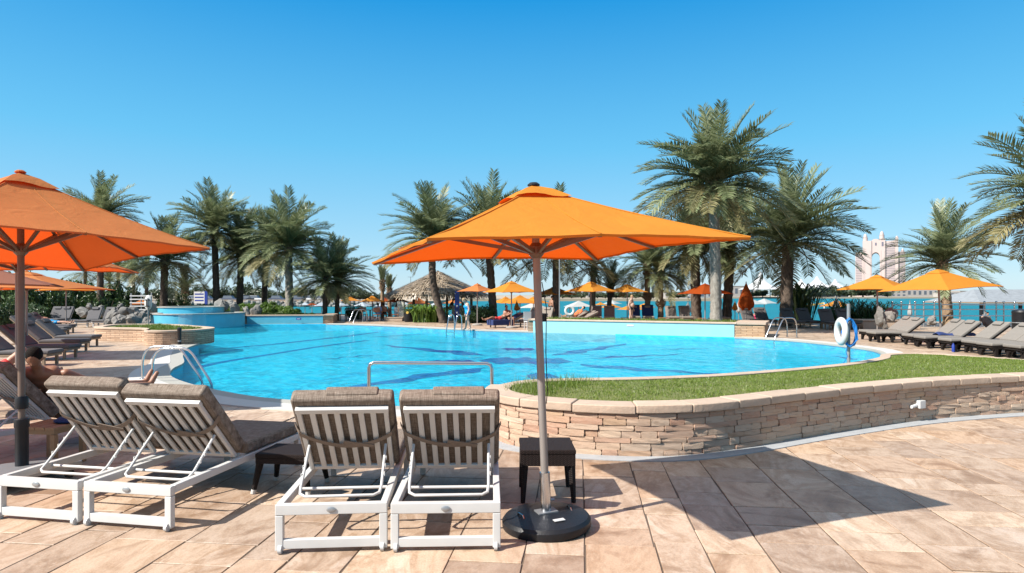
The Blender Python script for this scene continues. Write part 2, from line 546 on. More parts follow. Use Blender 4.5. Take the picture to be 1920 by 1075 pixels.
def m_trunk(name, c0, c1):
    t = NT(name)
    v = t.noise(t.map((1,1,.4)), 9, 5, .7)
    t.bump(t.noise(t.map((1,1,.6)), 22, 4), .8, .03)
    return t.set(t.ramp(v, [(.3,c0), (.7,c1)]), .9)
M['trunk_grey'] = m_trunk('grey_palm_trunk', (.15,.13,.105), (.36,.33,.29))
M['trunk'] = m_trunk('palm_trunk', (.045,.03,.022), (.15,.108,.078))  # darkened: the shade on the trunks is put into the colour
M['trunk_tan'] = m_trunk('tan_palm_trunk', (.16,.1,.06), (.37,.26,.16))
M['thatch'] = m_leaf('dry_thatch', (.22,.165,.11), (.42,.335,.24), (.62,.52,.4), .05, 2)
M['thatch_core'] = plain('thatch_core', (.13,.1,.07), .95, .3, 8)

def m_pool():
    t = NT('turquoise_mosaic'); t.k = .86
    v = t.noise(t.map(), .35, 4, .6); w = t.noise(t.map(), 3.0, 3, .6)
    c = t.mix(v, (.0,.43,.72), (.015,.69,.91))
    c = t.mix(t.ramp(w, [(.45,(0,0,0)),(.7,(.5,.5,.5))]), c, (.13,.8,.97))  # paler patches put rippling water light into the tile colour
    return t.set(c, .5)
M['pool_tile'] = m_pool()
M['pool_wall'] = plain('pale_blue_tile', (.27,.52,.58), .35, .08, 3)
M['pool_wall_blue'] = plain('blue_tile', (.1,.42,.56), .35, .14, 3)
M['mosaic_dark'] = plain('navy_mosaic', (.005,.06,.36), .5, .25, 5)

def m_water(name, tint, fscale, bscale, bstr, refl):
    t = NT(name)
    t.t.nodes.remove(t.b)
    n1 = t.noise(t.map((1,1,1)), bscale, 3, .55, .8)
    n2 = t.noise(t.map((1,1,1), rot=(0,0,.8)), bscale*5, 3, .5, .4)
    b = t.n('ShaderNodeBump'); b.inputs['Strength'].default_value = bstr; b.inputs['Distance'].default_value = .13
    t.l(t.math('ADD', n1, t.math('MULTIPLY', n2, .22)), b.inputs['Height'])
    fr = t.n('ShaderNodeFresnel'); fr.inputs[0].default_value = 1.33; t.l(b.outputs[0], fr.inputs['Normal'])
    gl = t.n('ShaderNodeBsdfGlossy'); gl.inputs['Roughness'].default_value = .04; t.l(b.outputs[0], gl.inputs['Normal'])
    tr = t.n('ShaderNodeBsdfTransparent'); tr.inputs[0].default_value = (*tint, 1)
    rf = t.n('ShaderNodeBsdfRefraction'); rf.inputs[0].default_value = (*tint, 1); rf.inputs['IOR'].default_value = 1.33; rf.inputs['Roughness'].default_value = 0
    t.l(b.outputs[0], rf.inputs['Normal'])
    m0 = t.n('ShaderNodeMixShader'); m0.inputs[0].default_value = .22; t.l(tr.outputs[0], m0.inputs[1]); t.l(rf.outputs[0], m0.inputs[2])
    mx = t.n('ShaderNodeMixShader'); t.l(t.math('MULTIPLY', fr.outputs[0], refl), mx.inputs[0])
    t.l(m0.outputs[0], mx.inputs[1]); t.l(gl.outputs[0], mx.inputs[2]); t.l(mx.outputs[0], t.out.inputs['Surface'])
    return t.mat
M['water'] = m_water('pool_water', (.88,.99,1), 1, 1.2, 1.0, .48)

def m_sea():
    t = NT('sea_water')
    v = t.noise(t.map((.02,.08,1)), 1, 5, .6)
    c = t.mix(v, (.0,.12,.16), (.0,.18,.22))
    t.bump(t.noise(t.map((1,1,1)), .9, 4, .6, .5), .9, .25)
    return t.set(c, .45, spec=.2)
M['sea'] = m_sea()
# ================================================================== the setting
SEA_Z = -1.5
sea = MB().box(-2500, 2500, 40, 5000, SEA_Z-.5, SEA_Z).build('sea', M['sea']); tag(sea, kind='structure')
base = MB().box(-2500, 2500, -60, 40.0, SEA_Z-3, SEA_Z-.7).build('ground', M['sand']); tag(base, kind='structure')

POOL = [(-11.6,23.7),(-11.0,21.6),(-9.8,19.0),(-8.75,17.0),(-8.3,15.6),(-7.6,14.2),(-6.6,13.0),(-5.5,12.0),(-4.4,11.2),(-3.2,10.7),(-2.0,10.35),(-.35,9.95)]
RIM = [(-.22,8.8,.56),(.35,9.5,.55),(1.89,10.35,.47),(3.2,11.2,.4),(4.49,12.25,.33),(6.5,14.0,.23),(8.4,15.8,.14),(10.0,17.5,.09),(11.0,18.9,.06)]
POOL_R = [(11.75,20.6),(11.85,22),(11.4,24.6),(10.7,26.1),(9.5,27.3)]
POOL_F = [(1.04,31.3),(-1.6,32.8),(-4.7,35.3),(-7.0,37.3),(-9.2,38.8),(-11.6,39.9)]
POOL_L = [(-16.6,39.4),(-16.3,37.6),(-17.0,35.7),(-18.4,34.8),(-20.4,36.2),(-19.0,29.0),(-15.0,26.0)]
near_edge = resample([(x,y,0) for x,y in POOL], step=.35)
rim_pts = resample(RIM, step=.3)
r_edge = resample([(11.0,18.9,0)]+[(x,y,0) for x,y in POOL_R], step=.4)
f_edge = resample([(x,y,0) for x,y in POOL_F], step=.5)
l_edge = [Vector((x,y,0)) for x,y in POOL_L]
pool_loop = [Vector((p.x,p.y,0)) for p in near_edge] + [Vector((p.x,p.y,0)) for p in rim_pts] + r_edge[1:] + f_edge + l_edge

TZ = -.014
outer = [(-70,-25),(45,-25),(45,41),(24,44),(14,48),(4,51),(-8,51),(-16,58),(-34,72),(-70,80)]
terr = poly_obj('terrace', outer, TZ, M['terrace'], holes=[pool_loop]); tag(terr, kind='structure')
mb = MB()
edge_line = [(45,41),(24,44),(14,48),(4,51),(-8,51),(-16,58),(-34,72),(-70,80)]
vs = []; fs = []
for i, (x, y) in enumerate(edge_line):
    vs += [(x,y,TZ), (x,y+.4,-.75), (x*1.02,y+15,-1.7), (x*1.03,y+24,-2.3)]
for i in range(len(edge_line)-1):
    for k in range(3): fs.append((4*i+k, 4*i+k+1, 4*i+k+5, 4*i+k+4))
mb.add(vs, fs)
tag(mb.build('beach', M['sand']), kind='structure')

# pool shell, floor mosaic, water
PF = -.42
pf = poly_obj('pool_floor', pool_loop, PF, M['pool_tile']); tag(pf, kind='structure')
mb = MB()
n = len(pool_loop)
mb.add([(p.x,p.y,TZ) for p in pool_loop]+[(p.x,p.y,PF-.02) for p in pool_loop], [(i, n+i, n+(i+1)%n, (i+1)%n) for i in range(n)])
mb.build('pool_side', M['pool_tile'], pf)
water = poly_obj('pool_water', pool_loop, -.045, M['water']); tag(water, kind='structure')

def PX(px, py): p = G(px, py, -.3); return (p.x, p.y)
def streak(a, b, w0, w1, bend=0):
    """tapered band of dark mosaic on the pool floor"""
    a = Vector((*PX(*a),0)); b = Vector((*PX(*b),0)); t = (b-a).normalized(); s = Vector((-t.y,t.x,0)); N = 22
    vs = []
    for i in range(N+1):
        u = i/N; c = a.lerp(b,u)+s*bend*math.sin(math.pi*u)+s*.12*math.sin(u*19+a.x)
        h = (w0+(w1-w0)*u)/2*min(1, 6*u+.05, 6*(1-u)+.05)*(1+.2*math.sin(u*31))
        vs += [tuple(c+s*h)[:2]+(PF+.006,), tuple(c-s*h)[:2]+(PF+.006,)]
    m = MB(); m.add(vs, [(2*i,2*i+1,2*i+3,2*i+2) for i in range(N)])
    m.build('mosaic_band', M['mosaic_dark'], pf)
for args in [((712,642),(912,661),.25,1.1),((795,671),(890,671),.5,.7),((900,669),(1075,671),2.0,1.8),((560,738),(915,683),.15,1.0,.3),((990,700),(1048,699),1.6,1.6),((940,649),(1005,650),.9,1.1),((1040,661),(1180,639),.9,.25),((1105,666),(1290,658),.5,.2),((1085,677),(1380,695),.9,.2,-.2),((1240,650),(1330,648),.25,.2),((600,668),(700,660),.12,.2)]:
    streak(*args)
def floor_line(pts, w):
    c = resample([(x,y,0) for x,y in pts], step=.4)
    a = offset_path(c, w/2); b = offset_path(c, -w/2); N = len(c)
    m = MB(); m.add([(p.x,p.y,PF+.005) for p in a]+[(p.x,p.y,PF+.005) for p in b], [(i,N+i,N+i+1,i+1) for i in range(N-1)])
    m.build('mosaic_line', M['mosaic_dark'], pf)
floor_line([PX(372,682),PX(420,672),PX(500,660),PX(600,645),PX(690,634)], .32)
floor_line([PX(400,650),PX(520,640),PX(640,628),PX(720,618)], .3)
floor_line([PX(700,628),PX(850,622),PX(990,632)], .3)
floor_line([PX(1385,640),PX(1460,645),PX(1540,656),PX(1600,668)], .3)

# coping and gutter
def coping(path, name, gut=.28, wid=.6, label=None):
    o1 = offset_path(path, -gut); o2 = offset_path(path, -gut-wid)
    a = band(MB(), offset_path(path, .03), o1, -.06, .004).build(name, M['grate']); tag(a, kind='structure')
    band(MB(), o1, o2, -.06, .009).build('coping_strip', M['coping'], a)
coping(near_edge[:], 'pool_kerb', .3, .48)
coping(r_edge[1:], 'pool_kerb', .12, .5)
coping(f_edge, 'pool_kerb', .1, .35)

# raised pool wall ends: pale-blue tiled wall with planted bed behind, right and left
def raised(a, b, back, h, label, name, endw, sign=None, blue='pool_wall'):
    t = thing(name, label, 'pool wall', (a[0],a[1],0))
    A = Vector((0,0,0)); B = Vector((b[0]-a[0], b[1]-a[1], 0)); d = B.normalized(); nn = Vector((-d.y, d.x, 0))
    if nn.y < 0: nn = -nn
    def P(u, v): q = A+d*u+nn*v; return (q.x, q.y)
    L = B.length
    MB().prism([P(0,-.02),P(L,-.02),P(L,.22),P(0,.22)], -.6, h-.08).build('tiled_face', M[blue], t)
    MB().prism([P(-.1,-.06),P(L+.1,-.06),P(L+.1,.3),P(-.1,.3)], h-.08, h).build('cap', M['cap'], t, bev=.015)
    for (u0, u1) in ((L, L+endw), (-.02-.25, -.02)):
        MB().prism([P(u0+.001,0),P(u1,.12),P(u1,back),P(u0+.001,back)], -.05, h-.085).build('stone_end', M['stone_far'], t)
        MB().prism([P(u0-.0,-.05),P(u1+.05,.07),P(u1+.05,back+.02),P(u0-.0,back+.02)], h-.083, h+.005).build('end_cap', M['cap'], t)
    MB().prism([P(-.02,.3),P(L,.3),P(L,back),P(-.02,back)], -.05, h-.07).build('bed', M['turf'], t)
    return t, P, L
rw, RP, RL = raised((1.04,31.3), (9.5,27.35), 2.6, .62, 'long pale blue tiled raised pool wall behind the pool, grass bed on top', 'raised_pool_wall', 1.2)
bq = [[Vector((*RP(RL*i/8,.4),.56)), Vector((*RP(RL*(i+1)/8,.4),.56)), Vector((*RP(RL*(i+1)/8,2.4),.56)), Vector((*RP(RL*i/8,2.4),.56))] for i in range(8)]
mt_ = MB(); _a = math.atan2(-3.95,8.46); mt_.m = Matrix.Rotation(_a,4,'Z'); mt_.box(RL*.5,RL*.5+.32,-.035,-.022,.36,.44); mt_.build('marker_tile', M['white2'], rw)
lw, LP, LL = raised((-16.4,39.6), (-11.9,40.3), 2.4, .55, 'short blue tiled pool wall in front of the hedge, small blue sign on it', 'raised_pool_wall', .6, blue='pool_wall_blue')
MB().cbox((3.1,.42-.12,.3), (.3,.03,.12)).build('depth_sign', M['blue'], lw)
MB().cbox((3.1,.42-.14,.3), (.2,.01,.03)).build('lettering', M['white2'], lw)

# ------------------------------------------------------------------ big stone planter with lawn
FRONT = [(-.24,8.75,0),(-.30,8.3,0),(-.14,7.85,0),(.2,7.5,0),(.76,7.24,0),(1.42,7.12,0),(2.04,7.2,0),(2.76,7.53,0),(3.64,8.03,0),(4.57,8.53,0),(5.62,9.05,0),(6.6,9.42,0),(7.78,9.75,0),(9.4,10.05,0),(11,10.3,0)]
fr = resample(FRONT, step=.08)
cum = [0]
for i in range(1, len(fr)): cum.append(cum[-1]+(fr[i]-fr[i-1]).length)
def along(s):
    s = max(0, min(cum[-1]-1e-4, s)); lo = 0; hi = len(cum)-1
    while hi-lo > 1:
        m = (lo+hi)//2
        if cum[m] <= s: lo = m
        else: hi = m
    u = (s-cum[lo])/(cum[hi]-cum[lo])
    t = (fr[min(hi+1,len(fr)-1)]-fr[max(lo-1,0)]).normalized()
    return fr[lo].lerp(fr[hi], u), t, Vector((t.y,-t.x,0))
planter = thing('stone_planter', 'long curved planter wall of split sandstone with rounded cap beside the pool', 'planter')
band(MB(), offset_path(fr, .006), offset_path(fr, .26), -.05, .47).build('wall_core', M['cap'], planter)
def rough_block(seed, amp=.02):
    rg = random.Random(seed); bm = bmesh.new()
    bmesh.ops.create_cube(bm, size=1); bmesh.ops.subdivide_edges(bm, edges=bm.edges, cuts=1, use_grid_fill=True)
    for v in bm.verts:
        k = sum(1 for c in v.co if abs(c) > .4)
        if k == 3: v.co *= .96
        v.co.x += rg.uniform(-amp,amp)*.5; v.co.z += rg.uniform(-amp,amp)*.9
        v.co.y += rg.uniform(-amp,amp)*1.6
    me = bpy.data.meshes.new('stone'); bm.to_mesh(me); bm.free(); me.materials.append(M['stone']); return me
BLOCKS = [rough_block(i) for i in range(14)]
rg = random.Random(3)
z = .004; courses = [.062,.078,.055,.075,.06,.07,.058]
k = sum(courses); courses = [c*.474/k for c in courses]
VIS = cum[-1]-2.2
for ci, h in enumerate(courses):
    s = rg.uniform(-.1,0)
    while s < VIS:
        L = rg.choice([.16,.2,.24,.3,.36,.44])*rg.uniform(.85,1.15)
        if s+L > .05:
            p, t, nn = along(s+L/2)
            o = ob('stone', rg.choice(BLOCKS), planter)
            pr = rg.uniform(-.005,.01)
            o.location = p + nn*(pr-.055) + Vector((0,0,z+h/2))
            o.rotation_euler = (rg.uniform(-.04,.04), rg.uniform(-.01,.01), math.atan2(t.y,t.x)+rg.uniform(-.015,.015))
            o.scale = (L-.003, .15, h-.0015)
        s += L
    z += h
s = 0
while s < cum[-1]-.3:
    L = rg.uniform(.5,.7)
    pts = [along(s+.004+(L-.008)*i/5) for i in range(6)]
    zo = rg.uniform(-.006,.006)
    band(MB(), [p+nn*.055 for p,t,nn in pts], [p-nn*.27 for p,t,nn in pts], .48+zo, .578+zo).build('cap_stone', M['cap'], planter, bev=.014, seg=2)
    s += L
sk = [along(cum[-1]*i/90) for i in range(91)]
band(MB(), [p+nn*.22 for i,(p,t,nn) in enumerate(sk)], [p-nn*.02 for p,t,nn in sk], -.013, .009).build('skirting', M['skirting'], planter)
p, t, nn = along(7.55)
vb = MB(); vb.m = Matrix.Translation(p+nn*.04+Vector((0,0,.25))) @ Matrix.Rotation(math.atan2(t.y,t.x),4,'Z')
vb.box(-.07,.05,-.05,.04,-.055,.055); vb.tube([(-.07,0,-.01),(-.2,-.01,-.03)], .025, 8)
vb.build('valve_box', M['white2'], planter, bev=.006)
rim_all = resample(RIM+[(12.3,19.2,.06),(13.4,17.6,.08),(14.2,15.2,.12)], n=120)
rin = offset_path(rim_all, -.26)
for i in range(0, 116, 4):
    a = [Vector((*q[:2], q[2])) for q in rim_all[i:i+5]]; b = [Vector((q.x,q.y,a[k].z)) for k,q in enumerate(rin[i:i+5])]
    m = MB(); n = len(a); vs = []; fs = []
    for q, r in zip(a, b):
        vs += [(q.x,q.y,-.03),(r.x,r.y,-.05),(r.x,r.y,r.z),(q.x,q.y,q.z)]
    for k in range(n-1):
        for j in range(4): fs.append((4*k+j, 4*k+(j+1)%4, 4*k+4+(j+1)%4, 4*k+4+j))
    fs += [(0,1,2,3), (4*n-1,4*n-2,4*n-3,4*n-4)]
    m.add(vs, fs).build('rim_stone', M['cap'], planter, bev=.012)
NL = 90; MLn = 12
lf = [along(.15+(cum[-1]-.2)*i/NL) for i in range(NL+1)]
rimn = resample([(q.x,q.y,rim_all[i].z) for i,q in enumerate(rin)], n=NL+1)
grid = []
for i in range(NL+1):
    a = lf[i][0]-lf[i][2]*.2+Vector((0,0,.52)); b = rimn[i]-Vector((0,0,.03))
    for k in range(MLn+1):
        u = k/MLn; q = a.lerp(b,u)
        q.z += .05*math.sin(math.pi*u)+.012*noise.noise(Vector((q.x*2,q.y*2,0)))
        grid.append(q)
lm = MB(); W = MLn+1
lm.add(grid, [(i*W+k,(i+1)*W+k,(i+1)*W+k+1,i*W+k+1) for i in range(NL) for k in range(MLn)])
lawn = lm.build('lawn', M['turf'], None, 180); tag(lawn, 'sloping green lawn inside the curved stone planter', 'lawn', kind='stuff')
def blades(name, quads, n, hmin, hmax, w, mat, parent, rg, lean=.5):
    ar = []
    for q in quads:
        ar.append(((q[1]-q[0]).cross(q[3]-q[0])).length / max(4, q[0].y)**1.0)
    tot = sum(ar); vs = []; fs = []
    for q, a in zip(quads, ar):
        c = a/tot*n; c = int(c)+(rg.random() < c-int(c))
        for _ in range(c):
            u, v = rg.random(), rg.random()
            p = q[0].lerp(q[1],u).lerp(q[3].lerp(q[2],u), v)
            an = rg.uniform(0,6.28); tuft = .55+.9*max(0, noise.noise(Vector((p.x*3.1,p.y*3.1,2)))+.35)
            h = rg.uniform(hmin,hmax)*tuft; ww = w*rg.uniform(.7,1.4)
            dx, dy = math.cos(an)*ww, math.sin(an)*ww
            l1 = rg.gauss(0,lean)*h; l2 = rg.gauss(0,lean)*h
            o = len(vs)
            vs += [(p.x-dx,p.y-dy,p.z-.005),(p.x+dx,p.y+dy,p.z-.005),(p.x+l1,p.y+l2,p.z+h)]
            fs.append((o,o+1,o+2))
    m = MB(); m.v = vs; m.f = fs
    return m.build(name, mat, parent)
quads = [(grid[i*W+k],grid[(i+1)*W+k],grid[(i+1)*W+k+1],grid[i*W+k+1]) for i in range(NL) for k in range(MLn)]
tag(blades('dry_grass', bq, 5000, .05, .16, .012, M['grass'], rw, random.Random(15)), kind='stuff')
tag(blades('grass_blades', quads, 95000, .014, .036, .0045, M['grass'], lawn, random.Random(5)), kind='stuff')
tall = [q for j,q in enumerate(quads) if j < W*8]
tag(blades('tall_grass', tall, 900, .08, .2, .003, M['grass'], lawn, random.Random(6), .35), kind='stuff')

# ------------------------------------------------------------------ flagstones
pool_ex = [tuple(q)[:2] for q in offset_path(near_edge, -.9)]
excl = pool_ex + [(.5,12),(20,40),(-30,60),(-30,24)]
pl_poly = [(q.x,q.y) for q in offset_path(fr, .05)] + [(14,16),(11,19)] + [(q.x,q.y) for q in reversed(rim_pts)]
TA = R(-6); ca, sa = math.cos(TA), math.sin(TA)
def TW(u, v): return (u*ca-v*sa, u*sa+v*ca)
tiles = []
rg = random.Random(11)
u = -9.5
while u < 9.5:
    wd = rg.choice([.34,.42,.5,.56,.66])
    v = 2.6+rg.uniform(-.6,0)
    while v < 13:
        L = rg.choice([.36,.44,.52,.6,.72,.86])
        if wd < .42 and L < .42: L = .6
        tiles.append((u,u+wd,v,v+L)); v += L
    u += wd
vis = []
for (u0,u1,v0,v1) in tiles:
    cs = [TW(u0,v0),TW(u1,v0),TW(u1,v1),TW(u0,v1)]
    c = TW((u0+u1)/2,(v0+v1)/2)
    if max(q[1] for q in cs) < 3.9 or min(q[1] for q in cs) < 3.0: continue
    if all(abs(q[0])/max(q[1],.1) > .83 for q in cs): continue
    if any(inside(q, excl) for q in cs) or inside(c, excl): continue
    if all(inside(q, pl_poly) for q in cs): continue
    vis.append((c[1], u0,u1,v0,v1))
vis.sort()
far_m = MB(); joint = MB()
for i, (d,u0,u1,v0,v1) in enumerate(vis):
    g = .0055
    m = MB() if i < 300 else far_m
    cc = TW((u0+u1)/2,(v0+v1)/2)
    hu, hv = (u1-u0)/2-g, (v1-v0)/2-g
    j = [rg.uniform(-.006,.006) for _ in range(8)]
    dz = rg.uniform(-.0025,.0015)
    def ring(ins, zz):
        return [(-hu+ins+j[0],-hv+ins+j[1],zz),(hu-ins+j[2],-hv+ins+j[3],zz),(hu-ins+j[4],hv-ins+j[5],zz),(-hu+ins+j[6],hv-ins+j[7],zz)]
    if i >= 300: far_m.m = Matrix.Translation((cc[0],cc[1],0)) @ Matrix.Rotation(TA,4,'Z')
    m.add(ring(0,-.03)+ring(0,-.003+dz)+ring(.003,dz), [(a,(a+1)%4,4+(a+1)%4,4+a) for a in range(4)]+[(4+a,4+(a+1)%4,8+(a+1)%4,8+a) for a in range(4)]+[(8,9,10,11)])
    joint.m = Matrix.Translation((cc[0],cc[1],0)) @ Matrix.Rotation(TA,4,'Z')
    joint.add([(-hu-g,-hv-g,-.0075),(hu+g,-hv-g,-.0075),(hu+g,hv+g,-.0075),(-hu-g,hv+g,-.0075)], [(0,1,2,3)])
    if i < 300:
        o = m.build('flagstone', M['paving'], terr); o.location = (cc[0],cc[1],0); o.rotation_euler = (0,0,TA)
if far_m.v:
    tag(far_m.build('flagstone_field', M['paving'], terr), kind='stuff')
tag(joint.build('joint_bed', M['soil'], terr), kind='stuff')
print('tiles', len(vis))
# ================================================================== parasols
def parasol(label, loc, half, zc, rise, rz, mat='orange', tilt=(0,0), detail=2, pole='pole', base='disc', group='open orange parasols', name='parasol', pole_r=.03, sag=.06, bottom=0):
    """square parasol; half = half the side, zc = height of the hem, rise = hem to top"""
    t = thing(name, label, 'parasol', loc, 0, group)
    t.rotation_mode = 'ZYX'; t.rotation_euler = (tilt[0], tilt[1], rz)
    N = 14 if detail > 1 else 6
    apex = Vector((0,0,zc+rise))
    m = MB()
    for s in range(4):
        a0 = math.pi/2*s-math.pi/4; a1 = a0+math.pi/2
        A = Vector((math.cos(a0), math.sin(a0),0))*half*math.sqrt(2); B = Vector((math.cos(a1), math.sin(a1),0))*half*math.sqrt(2)
        vs = []; fs = []
        for i in range(N+1):
            u = i/N
            for k in range(N+1):
                v = k/N
                e = A.lerp(B, v)
                bow = 1-(1-abs(2*v-1)**2)*.035           # hem bows in between the corners
                e2 = e*bow
                p = apex.lerp(Vector((e2.x,e2.y,zc)), u)
                p.z -= sag*math.sin(math.pi*u)*.35 - .05*u*(1-abs(2*v-1)**1.5)*half*.6
                if detail > 1: p.z += (.012*noise.noise(Vector((p.x*3.2,p.y*3.2,s)))+.007*noise.noise(Vector((v*16,u*2.2,s+5))))*u - .012*math.sin(math.pi*min(1,u*1.0))*(1-abs(2*v-1))
                vs.append(p)
        for i in range(N):
            for k in range(N):
                a = i*(N+1)+k
                fs.append((a, a+N+1, a+N+2, a+1))
        # hem strip hanging from the edge
        hb = len(vs)
        for k in range(N+1):
            q = vs[N*(N+1)+k]; vs.append(Vector((q.x*.997,q.y*.997,q.z-.016)))
        for k in range(N): fs.append((N*(N+1)+k, hb+k, hb+k+1, N*(N+1)+k+1))
        m.add(vs, fs)
    can = m.build('canopy', M[mat], t, 50)
    if detail > 1:
        for s in range(4):
            a0 = math.pi/2*s-math.pi/4
            A = Vector((math.cos(a0), math.sin(a0),0))*half*math.sqrt(2); pts = []
            for i in range(N+1):
                u = i/N; p = apex.lerp(Vector((A.x,A.y,zc)), u); p.z -= sag*math.sin(math.pi*u)*.35-.002; pts.append(p)
            MB().tube(pts, .006, 6).build('hip_seam', M[mat], can)
            B = Vector((-A.y, A.x, 0)); pts = []
            for i in range(3, N+1):
                u = i/N; e = A.lerp(B,.5)*.965; p = apex.lerp(Vector((e.x,e.y,zc)), u); p.z -= sag*math.sin(math.pi*u)*.35-.05*u*half*.6+.012*math.sin(math.pi*min(1,u))-.003; pts.append(p)
            MB().tube(pts, .003, 5).build('panel_seam', M[mat], can)
    if detail > 0:
        vm = MB(); q = .2; zt = zc+rise-.035
        for s in range(4):
            a0 = math.pi/2*s-math.pi/4; K = 6
            A = Vector((math.cos(a0), math.sin(a0),0))*half*math.sqrt(2)*q; B = Vector((-math.sin(a0), math.cos(a0),0))*half*math.sqrt(2)*q
            vs = [Vector((0,0,zt+.055))]; fs = []
            for k in range(K+1):
                v = k/K; e = A.lerp(B,v)*(1-(1-abs(2*v-1)**2)*.05)
                vs.append(Vector((e.x*.5,e.y*.5,zt+.055-rise*q*.42))); vs.append(Vector((e.x,e.y,zt+.035-rise*q*.98+.006+.012*math.sin(math.pi*v*2)*(detail>1)+.012*(1-abs(2*v-1)))))
            for k in range(K):
                a = 1+2*k
                fs += [(0,a,a+2),(a,a+1,a+3,a+2)]
            vm.add(vs, fs)
        vm.build('vent_cap', M[mat], t, 50)
        MB().lathe([(.048,0),(.048,.01),(.03,.024),(.0,.028)], 14, (0,0,zt+.05)).build('finial', M['black'] if mat == 'orange' else M[mat], t)
    hubz = zc+.02
    MB().tube([(0,0,bottom+.04),(0,0,zc+rise)], pole_r, 14).build('pole', M[pole], t, 50)
    if detail > 0:
        MB().lathe([(pole_r+.004,-.07),(.06,-.04),(.06,.02),(pole_r+.004,.05)], 12, (0,0,hubz)).build('hub', M['bronze'], t)
        for k in range(8):
            a = math.pi/4*k+math.pi/4*0
            full = half*math.sqrt(2)*.985 if k % 2 else half*.955
            d = Vector((math.cos(a),math.sin(a),0))
            top = Vector((0,0,zc+rise-.05))
            end = d*full; end.z = zc-.012+(.05*half*.6 if k%2 == 0 else 0)
            mid = top.lerp(end,.5); mid.z -= sag*.35+.03
            m = MB(); m.bar(top, mid, .028, .02); m.bar(mid, end, .028, .02)
            rb = m.build('rib', M['bronze'], t)
            mid2 = top.lerp(end,.52); mid2.z -= .04
            m = MB(); m.bar(d*.05+Vector((0,0,hubz-.02)), mid2, .024, .03)
            m.build('strut', M['bronze'], t)
    if base == 'disc':
        b = MB().lathe([(.0,0),(.335,0),(.345,.02),(.345,.06),(.325,.085),(.2,.105),(.06,.115),(0,.115)], 40).build('base', M['black'], t, 35)
        MB().cbox((.02,-.2,.109), (.085,.045,.004)).build('maker_plate', M['white2'], b)
        for sx in (-1,1): MB().tube([(sx*.2,-.04,.1),(sx*.2,-.02,.118),(sx*.21,.05,.118),(sx*.21,.07,.1)], .006, 6).build('lifting_loop', M['steel'], b)
        MB().tube([(0,0,.1),(0,0,.42)], pole_r+.01, 14).build('sleeve', M['steel'], t, 50)
        MB().cbox((0,0,.118), (.16,.11,.01)).build('flange', M['galv'], t)
        MB().tube([(.04,0,.2),(.07,0,.2)], .012, 8).build('clamp_screw', M['galv'], t)
    elif base == 'slab':
        b = MB().box(-.36,.36,-.36,.36,.08,.16).build('base', M['galv'], t, bev=.01)
        for sx in (-1,1):
            for sy in (-1,1): MB().tube([(sx*.28,sy*.28-.02,.04),(sx*.28,sy*.28+.02,.04)], .04, 10).build('castor', M['black'], b)
        MB().lathe([(.055,.16),(.055,.52),(.062,.53),(.062,.6),(.05,.61)], 14).build('sleeve', M['black'], t, 40)
        MB().lathe([(.05,.7),(.055,.72),(.055,.8),(.05,.82)], 14).build('clamp', M['black'], t, 40)
    elif base == 'small':
        MB().lathe([(.0,0),(.3,0),(.3,.06),(.1,.1),(.0,.1)], 18).build('base', M['concrete'], t)
    return t

# centre parasol: hem corners and top as measured from the photo
p1 = parasol('large orange parasol in the centre foreground, black round base on the paving', (.27,4.98,0), 1.11, 2.135, .5, R(20), tilt=(0,R(-2.2)), pole='pole')
MB().tube([(.034,-.01,1.9),(.06,-.02,1.7),(.045,-.01,1.35),(.05,0,1.05),(.036,0,.95)], .004, 6).build('crank_cord', M['black'], p1)
MB().cbox((.045,0,1.62), (.02,.03,.06)).build('cleat', M['black'], p1)
p2 = parasol('large orange parasol cut off by the left picture edge, square wheeled base', (-4.70,6.14,0), 1.2, 2.24, .76, R(61), mat='peach', tilt=(R(-3.5),R(-3.0)), base='slab', sag=.1, pole='bronze')  # brown pole metal: shade on the pole put into its colour
parasol('orange parasol behind the left foreground parasol, over the dark loungers', (-7.65,9.9,0), 1.4, 2.2, .6, R(20), mat='peach', base=None)
parasol('added orange parasol shading the bare-backed man, unseen beyond the left picture edge', (-8.0,6.3,0), 1.35, 2.3, .6, R(15), mat='peach', base='slab')  # unseen parasol, added for the shade it casts on the man
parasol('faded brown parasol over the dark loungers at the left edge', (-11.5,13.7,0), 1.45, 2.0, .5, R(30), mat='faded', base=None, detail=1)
parasol('pale orange parasol beyond the faded brown one at the left edge', (-13.8,18.2,0), 1.65, 1.95, .5, R(10), mat='peach', base=None, detail=1)
parasol('small orange parasol beside the dark hedge, left of the boulders', (-21.6,31,0), 1.15, 2.0, .35, R(40), mat='orange', base=None, detail=1)

def far_par(px, ptop, pw, d, label, mat='orange', zb=0, rz=.5, drop=None, base='small', detail=1, group='open orange parasols by the water'):
    """parasol at depth d: top at (px, ptop), canopy pw pixels wide"""
    c = AT(px, ptop, d)
    half = pw*d/F/2/1.22
    rise = half*.52 if drop is None else drop
    return parasol(label, (c.x, d, zb), half, c.z-zb-rise-.05, rise, rz, mat=mat, base=base, detail=detail, pole_r=.035, group=group)
far_par(895,531,66,38,'orange parasol in palm shade left of the reclining sunbathers', rz=.9, mat='peach')
far_par(959,526,98,35,'tall orange parasol on a round grey base by the pool steps', rz=.5)
far_par(948,556,52,52,'leftmost of three small orange parasols behind the sunbathers', zb=-.9)
far_par(975,553,70,50,'middle one of three small orange parasols behind the sunbathers', zb=-.8, rz=.3)
far_par(1000,556,56,53,'rightmost of three small orange parasols behind the sunbathers', zb=-.9, rz=.8)
far_par(1040,536,72,44,'orange parasol right behind the foreground parasol pole', rz=.6)
far_par(1108,527,88,41,'orange parasol dappled by palm shade above the empty taupe lounger pair', rz=.75)
far_par(1176,532,68,42,'orange parasol with small vent cap above the standing man', rz=.5)
